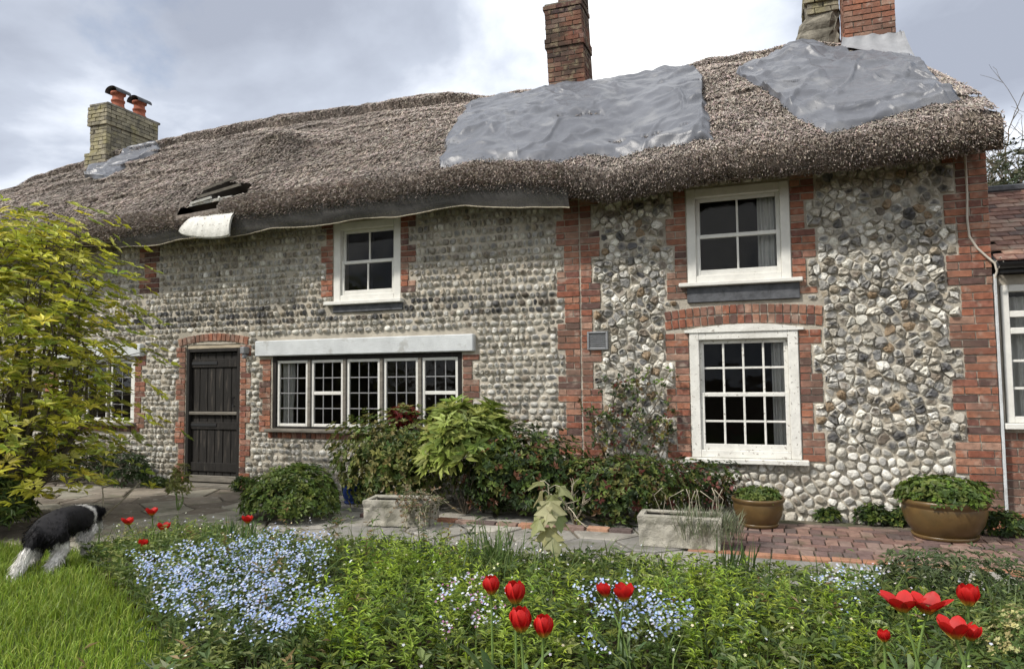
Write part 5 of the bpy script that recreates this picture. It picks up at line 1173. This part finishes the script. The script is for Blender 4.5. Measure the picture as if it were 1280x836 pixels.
for (px, py, zz_, s_, lab) in ((345, 805, .22, .075, 'pale lime primrose clump among the blue forget-me-nots'), (705, 805, .25, .07, 'pale lime broad leaf clump beside the four closed red tulips'), (1108, 782, .25, .07, 'pale green broad leaf beside the open red tulips'), (210, 670, .25, .05, 'pale broad leaves under the tulips beside the dog')):
    p = on_z(px, py, zz_); o = tag(empty('broad_leaf_plant', (p[0], p[1], zz_-.1)), lab, 'plant'); g = Geo(); rosettes(g, np.array([[0, 0, .08], [.03, .02, .06]]), np.array([[0, -.3, 1.], [0, 0, 1.]]), 7, s_, s_*.7, [(.32, .38, .12), (.38, .44, .2)], 1.0); g.build('foliage', M['leaf'], o); g = Geo(); tube(g, [(0, 0, -.12), (0, 0, .08)], .004, 5); g.build('stem', M['stem'], o)
for (px, py, zz_, n_, lab) in ((258, 792, .22, 13, 'silver-grey woolly leaves rising among the blue flowers'), (150, 700, .18, 9, 'pale grey leaves beside the dog'), (210, 835, .2, 9, 'silver leaves at the lawn edge in the forget-me-nots')):
    p = on_z(px, py, zz_); o = tag(empty('lambs_ear', (p[0], p[1], zz_-.14)), lab, 'plant'); g = Geo(); bs = rng.normal(0, .03, (n_, 3))*np.array([1, 1, 0]); rosettes(g, bs+np.array([0, 0, .02]), np.tile([0, 0, 1.], (n_, 1)), 3, .17, .032, [(.26, .30, .20), (.32, .36, .26)], .5, up=1.2); g.build('foliage', M['leaf'], o)

# ------------------------------------------------------------------ tulips
def tulip(px, py, z, s_, opening, label, tilt=(0, 0), lf=3, group=None):
    p = on_z(px, py, z); zb = float(bedz(p[0], p[1])); H = z-zb; o = tag(empty('tulip', (p[0], p[1], zb)), label, 'tulip', group)
    top = np.array([0, 0, H-s_*.5]); base = np.array([-tilt[0]*H*.6, -tilt[1]*H*.6, -.02]); m_ = (top+base)/2+np.array([-tilt[0]*.15*H, -tilt[1]*.15*H, .05]); u = np.linspace(0, 1, 8)[:, None]
    g = Geo(); tube(g, (1-u)**2*base+2*u*(1-u)*m_+u*u*top, np.linspace(.0055, .0045, 8), 7); g.build('stem', M['stem'], o, smooth=True)
    for k in range(6):
        an = k*math.pi/3+rng.uniform(-.15, .15); inner = k % 2; op = opening*(.75 if inner else 1.0)*rng.uniform(.8, 1.2); U = np.linspace(0, 1, 7); Vv = np.linspace(-1, 1, 5); Pq = np.zeros((7, 5, 3)); cc = np.zeros((7, 5, 3))
        for i, q in enumerate(U):
            rad = s_*(.06+.36*math.sin(min(q*1.9, 1.57))*(1-.04*inner)+op*q*q*.55-(1-min(op, 1))*.20*max(0, q-.5)**1.3*2); hgt = s_*(1.0*q-op*.30*q*q); wdt = s_*.36*math.sin(math.pi*(q*.80+.12))**.75
            if q == 1: wdt = s_*.06
            for j, v_ in enumerate(Vv):
                sp = wdt*v_; rr = rad-(v_*v_)*s_*.05*(1-op); Pq[i, j] = (rr*math.cos(an)-sp*math.sin(an)+tilt[0]*hgt*.5, rr*math.sin(an)+sp*math.cos(an)+tilt[1]*hgt*.5, hgt); f = 1-.22*abs(v_)
                cc[i, j] = np.array((.50, .014, .012))*(.8+.35*q)*(1-.3*(abs(v_) < .1)*(1-q)) if q > .2 else (np.array((.50, .22, .03)) if q > .1 else np.array((.40, .36, .06)))
        g = Geo(); gridsurf(g, Pq+top, col=cc*rng.uniform(.85, 1.1)); g.build('petal', M['petal'], o, smooth=True)
    for k in range(lf):
        an = rng.uniform(0, 6.28); g = Geo(); hh = H*rng.uniform(.55, .75); d = np.array([math.cos(an), math.sin(an), 0]); t_ = np.array([-d[1], d[0], 0]); U = np.linspace(0, 1, 7); Pq = np.zeros((7, 3, 3))
        for i, q in enumerate(U):
            wdt = .022*math.sin(math.pi*min(.97, q*.9+.1))**.7*(s_/.075); c_ = base*(1-q)+d*hh*.42*q**1.6+np.array([0, 0, hh*(q-.22*q**3)])
            for j, v_ in enumerate((-1, 0, 1)): Pq[i, j] = c_+t_*wdt*v_+d*.008*v_*v_
        gridsurf(g, Pq, col=palette([(.12, .19, .07), (.15, .22, .09)], 1)[0]); g.build('leaf', M['leaf'], o, smooth=True)
    if opening > .7:
        g = Geo(); lathe(g, [(.004, 0), (.006, s_*.2), (.008, s_*.34), (.001, s_*.38)], 8, c=top); g.build('pistil', M['stem'], o)
TL = 'red tulips above the yellowish mound beside the dog'
for (px, py, z, s_, op, lab) in ((190, 638, .42, .075, .75, 'tallest red tulip of the small cluster beside the dog'), (205, 657, .40, .075, .75, 'red tulip between the tallest one and the blue forget-me-nots'), (161, 650, .40, .07, .8, 'red tulip closest to the dog at the lawn edge'), (179, 678, .34, .06, .5, 'small low red tulip half hidden in the mound by the dog'), (310, 648, .40, .07, .6, 'lone red tulip rising before the round bush')):
    tulip(px, py, z, s_, op, lab, (rng.uniform(-.05, .3), rng.uniform(-.55, -.3)))
for (px, py, z, s_, lab) in ((614, 731, .60, .075, 'smaller closed red tulip of the pair standing closest to the sapling'), (644, 740, .60, .088, 'larger closed red tulip of the pair standing closest to the sapling'), (651, 774, .58, .088, 'closed red tulip growing just in front of the larger paired one'), (679, 782, .56, .078, 'closed red tulip on the shortest stem of the four before the sapling')):
    tulip(px, py, z, s_, .10, lab, (rng.uniform(-.06, .06), 0))
tulip(757, 737, .52, .06, .35, 'small red tulip leaning away from the fuller one beside it', (-.5, 0)); tulip(779, 739, .52, .080, .45, 'full red tulip beside a small leaning one among the forget-me-nots', (.15, 0))
tulip(1128, 750, .62, .085, 1.0, 'wide open red tulip of the touching pair, nearer the tiny bud', (-.25, 0), group='touching pair of open tulips'); tulip(1158, 752, .62, .085, .9, 'wide open red tulip of the touching pair, nearer the rounded tulip', (.25, 0), group='touching pair of open tulips')
tulip(1210, 743, .64, .078, .25, 'rounded red tulip beside the cream-flowered bush', (.05, 0)); tulip(1194, 783, .60, .080, .7, 'half-open red tulip leaning away from the cream-flowered bush', (-.25, 0)); tulip(1213, 790, .56, .055, .4, 'small red tulip tucked against the half-open leaning one', (.3, 0)); tulip(1105, 794, .50, .045, .3, 'tiny red tulip bud under the broad pale leaf')

# ------------------------------------------------------------------ sapling, twigs
def lobed(sz, col):
    out_ = []; 
    for k, (a, r_) in enumerate([(-2.5, .35), (-2.0, .62), (-1.65, .42), (-1.15, .85), (-.62, .55), (-.35, .72), (0, 1.0), (.35, .72), (.62, .55), (1.15, .85), (1.65, .42), (2.0, .62), (2.5, .35)]): out_.append((math.cos(a)*r_*sz*.6+.15*sz, math.sin(a)*r_*sz*.62, -.10*sz*r_*r_+.05*sz*math.cos(3*a)))
    V = np.array([(0, 0, 0)]+out_); n = len(out_); g = Geo(); g.add(V, T=[(0, i, i+1) for i in range(1, n)], col=col); return g
sp_ = on_z(690, 722, .06); H = .66; sap = tag(empty('sapling', (sp_[0], sp_[1], .04)), 'young sapling with drooping pale olive lobed leaves in the bed', 'sapling')
g = Geo(); tube(g, [(0, 0, 0), (.01, 0, .25), (-.01, .01, .5), (-.02, 0, H)], [.008, .007, .005, .003], 6)
lv_ = []
for k, (an, hh, r_, sz, pit) in enumerate([(2.6, .66, .10, .15, .5), (-.3, .64, .09, .13, .6), (3.4, .60, .05, .13, 1.0), (-1.2, .54, .06, .17, 1.15), (-1.8, .50, .07, .16, 1.2), (-.6, .47, .08, .14, 1.2), (-2.2, .42, .09, .13, 1.0), (-1.4, .36, .07, .16, 1.2), (.4, .40, .09, .12, .9), (-1.0, .30, .1, .13, 1.0), (2.9, .34, .1, .12, .9), (-.9, .58, .05, .10, 1.3)]):
    b0 = np.array((-.01, 0, hh)); e = b0+np.array((math.cos(an)*r_, math.sin(an)*r_, .02)); tube(g, [b0, (b0+e)/2+np.array((0, 0, .015)), e], .0025, 4, cap=False); lv_.append((e, an, sz*1.45, pit))
g.build('stem', M['twig'], sap)
for e, an, sz, pit in lv_:
    q = lobed(sz, palette([(.33, .33, .15), (.40, .38, .20), (.28, .30, .12)], 1)[0]); o = q.build('leaf', M['leaf'], sap, loc=e); o.rotation_euler = (rng.uniform(-.3, .3), pit, an)
x5 = on_z(790, 722, .2); lp = tag(empty('broad_leaf_seedling', (x5[0], x5[1], .05)), 'broad pale leaves spreading low between the sapling and the white trough', 'plant'); g = Geo(); tube(g, [(0, 0, 0), (0, 0, .2)], .005, 5); g.build('stem', M['stem'], lp)
for k in range(7): q = lobed(.13, palette([(.24, .28, .11), (.30, .32, .15)], 1)[0]); o = q.build('leaf', M['leaf'], lp, loc=(rng.uniform(-.15, .32), rng.uniform(-.08, .08), rng.uniform(.16, .25))); o.rotation_euler = (rng.uniform(-.3, .3), .35, rng.uniform(-2.5, .5))
def branchy(g, p, d, l, r_, depth, spread=.55, seg=4):
    p = np.array(p, float); d = unit(np.array(d, float)); pts_ = [p]
    for _ in range(seg): d = unit(d+rng.normal(0, .16, 3)); pts_.append(pts_[-1]+d*l/seg)
    tube(g, pts_, np.linspace(r_, r_*.6, seg+1), 5 if r_ > .01 else 4, cap=False)
    if depth:
        for _ in range(rng.integers(2, 4)): i = rng.integers(2, seg+1); branchy(g, pts_[i], d+rng.normal(0, spread, 3), l*rng.uniform(.55, .8), r_*.55, depth-1, spread, seg)
tb = on_z(722, 655, 0); tw2 = tag(empty('bare_twigs', (tb[0], tb[1]-.12, .02)), 'leafless twisted pale twigs in front of the low dark bush', 'twigs'); g = Geo()
for k in range(4): branchy(g, (0, 0, 0), (rng.normal(.1, .35), rng.normal(0, .15), 1), .27, .012, 2)
g.build('branch', M['twig'], tw2)
tb = on_z(128, 650, 0); tw3 = tag(empty('dead_sapling', (tb[0], tb[1], .01)), 'thin leafless pale sapling forking on the path by the dog', 'sapling'); g = Geo()
def pxy(px, py): q = on_y(px, py, tb[1]); return q-np.array([tb[0], tb[1], .01])
for pl in ([(128, 650), (129, 620), (127, 600)], [(127, 600), (112, 582), (98, 572), (84, 556)], [(127, 605), (140, 588), (152, 585)], [(129, 645), (150, 628), (166, 612), (175, 602)], [(127, 600), (130, 580)]):
    tube(g, [pxy(*q)+(np.array([0, 0, -.03]) if q == (128, 650) else 0) for q in pl], np.linspace(.011, .005, len(pl)), 6)
g.build('branch', M['twig'], tw3)
q0 = on_z(222, 640, 0); shrub('young_plant', 'spindly yellow-green plant left of the black door', 'plant', (q0[0], q0[1], .01), (.12, .12, .26), 130, 4, .05, .022, [(.18, .2, .05), (.24, .24, .08)], stems=6, lump=.5, barkm='stem')

# ------------------------------------------------------------------ dog
def make_dog():
    J = {'pel': ((-.25, 0, .44), .105), 'mid': ((-.02, 0, .435), .108), 'che': ((.2, 0, .42), .125), 'nek': ((.35, 0, .42), .085), 'hed': ((.47, 0, .36), .078), 'sno': ((.56, 0, .29), .045), 'nos': ((.62, 0, .25), .028),
         't0': ((-.355, .01, .405), .032), 't1': ((-.43, .03, .30), .036), 't2': ((-.50, .06, .17), .042), 't3': ((-.57, .09, .06), .012)}
    E_ = [('pel', 'mid'), ('mid', 'che'), ('che', 'nek'), ('nek', 'hed'), ('hed', 'sno'), ('sno', 'nos'), ('pel', 't0'), ('t0', 't1'), ('t1', 't2'), ('t2', 't3')]
    for s_, nm in ((1, 'l'), (-1, 'r')):
        b = -.07 if s_ < 0 else .05
        J.update({'hip'+nm: ((-.25, .075*s_, .36), .082), 'kne'+nm: ((-.17+b*.3, .10*s_, .25), .055), 'hok'+nm: ((-.33+b, .10*s_, .15), .028), 'hft'+nm: ((-.30+b, .10*s_, .03), .026), 'hto'+nm: ((-.25+b, .10*s_, .018), .024),
                  'sho'+nm: ((.20, .075*s_, .34), .062), 'elb'+nm: ((.15-b*.5, .085*s_, .24), .040), 'wri'+nm: ((.19-b*.6, .085*s_, .11), .024), 'paw'+nm: ((.20-b*.6, .085*s_, .03), .025), 'pto'+nm: ((.245-b*.6, .085*s_, .018), .022), 'ear'+nm: ((.455, .06*s_, .435), .026), 'eat'+nm: ((.465, .10*s_, .43), .012)})
        E_ += [('pel', 'hip'+nm), ('hip'+nm, 'kne'+nm), ('kne'+nm, 'hok'+nm), ('hok'+nm, 'hft'+nm), ('hft'+nm, 'hto'+nm), ('che', 'sho'+nm), ('sho'+nm, 'elb'+nm), ('elb'+nm, 'wri'+nm), ('wri'+nm, 'paw'+nm), ('paw'+nm, 'pto'+nm), ('hed', 'ear'+nm), ('ear'+nm, 'eat'+nm)]
    ks = list(J); me = bpy.data.meshes.new('dog_rig'); me.from_pydata([J[k][0] for k in ks], [(ks.index(a), ks.index(b)) for a, b in E_], []); o = bpy.data.objects.new('dog_rig', me); COL.objects.link(o)
    o.modifiers.new('skin', 'SKIN'); sub = o.modifiers.new('sub', 'SUBSURF'); sub.levels = sub.render_levels = 2
    for k, v_ in zip(ks, me.skin_vertices[0].data): v_.radius = (J[k][1], J[k][1]); v_.use_root = (k == 'pel')
    dg = bpy.context.evaluated_depsgraph_get(); ev = o.evaluated_get(dg); m2 = bpy.data.meshes.new_from_object(ev); bpy.data.objects.remove(o); bpy.data.meshes.remove(me)
    n = len(m2.vertices); V = np.zeros(n*3); m2.vertices.foreach_get('co', V); V = V.reshape(-1, 3); N_ = np.zeros(n*3); m2.vertices.foreach_get('normal', N_); return m2, V, N_.reshape(-1, 3)
me, V, N_ = make_dog()
def dogcol(V):
    c = np.tile((.012, .011, .012), (len(V), 1)).astype(float); x, y, z = V.T; wob = .02*np.sin(y*40)+.015*np.sin(z*50)
    wh = ((x > .245+wob) & (x < .325+wob)) | ((x < -.375) & (z < .30+wob) & (y > -.01)) | ((z < .29+wob) & (x < -.2) & (np.abs(y) > .05)) | ((z < .20+wob) & (x > 0)) | ((x > .5) & (np.abs(y) < .02)) | ((z < .33) & (x > .12))
    c[wh] = (.62, .60, .56); return c
a = me.attributes.new('Col', 'FLOAT_COLOR', 'POINT'); a.data.foreach_set('color', np.c_[dogcol(V), np.ones(len(V))].ravel().astype(np.float32))
me.polygons.foreach_set('use_smooth', np.ones(len(me.polygons), bool)); me.materials.clear(); me.materials.append(M['fur']); me.name = 'body'
dp = on_z(57, 733, 0); DOGR = R(116)
dog = tag(empty('dog', (dp[0]-.09, dp[1]+.20, .012), DOGR), 'black and white long-haired dog walking away across the lawn edge', 'dog'); dog.scale = (.96, .96, .96)
put('body', me, dog)
n = 16000; i = rng.integers(0, len(V), n); P_ = V[i]+rng.normal(0, .008, (n, 3)); D_ = unit(N_[i]*.35+np.array([-.75, 0, -.45])+rng.normal(0, .22, (n, 3))); low = V[i][:, 2] < .12
ln = np.where(low, .012, rng.uniform(.025, .055, n)); tail = (V[i][:, 0] < -.36) & (V[i][:, 1] > 0); D_[tail] = unit(np.array([-.5, .2, -.8])+rng.normal(0, .25, (int(tail.sum()), 3))); ln[tail] = rng.uniform(.04, .08, int(tail.sum()))
g = Geo(); leaves(g, P_-N_[i]*.004, D_, N_[i]+.3*sph(n), ln, .006, dogcol(V[i])*rng.uniform(.7, 1.3, (n, 1)), fold=0, droop=.05); g.build('fur', M['fur'], dog, kind='stuff')
for s_ in (-1, 1): g = Geo(); lathe(g, [(.001, -.011), (.008, -.008), (.011, 0), (.008, .008), (.001, .011)], 8, c=(.53, .042*s_, .37)); g.build('eye', M['gutter'], dog, smooth=True)
g = Geo(); lathe(g, [(.001, -.014), (.014, -.008), (.016, 0), (.012, .01), (.001, .013)], 8, c=(.645, 0, .245)); g.build('nose', M['gutter'], dog, smooth=True)

# ------------------------------------------------------------------ trees behind the extension
q = on_y(1272, 300, 9.0); bt = tag(empty('bare_tree', (q[0], 9.0, 0)), 'bare branching tree behind the tiled extension roof', 'tree'); g = Geo(); tube(g, [(0, 0, -.05), (.05, 0, 1.5), (0, .05, 3.0)], [.16, .13, .11], 8, cap=False); g.build('trunk', M['bark'], bt)
g = Geo()
for k in range(13): an = k*.7; branchy(g, (0, .05, rng.uniform(2.6, 3.0)), (math.cos(an)*.6, math.sin(an)*.5, 1.1), 1.9, .05, 4, .42)
g.build('crown', M['bark'], bt)
q = on_y(1262, 228, 6.5); shrub('evergreen_tree', 'dense dark evergreen behind the tiled extension roof', 'tree', (q[0]+.5, 6.5, 0), (1.5, 1.1, 1.45), 3600, 7, .09, .035, [(.05, .065, .03), (.07, .08, .04), (.10, .095, .05)], h0=3.85, fill=.6, lump=.5, lower=-.9, stems=20)
q = on_y(1300, 228, 11); shrub('evergreen_tree', 'taller bushy tree far behind the extension and the bare tree', 'tree', (q[0]+.8, 12.5, 0), (2.2, 1.6, 2.1), 3000, 7, .13, .05, [(.055, .065, .03), (.08, .085, .04)], h0=4.2, fill=.5, lump=.5, lower=-.9, stems=16)
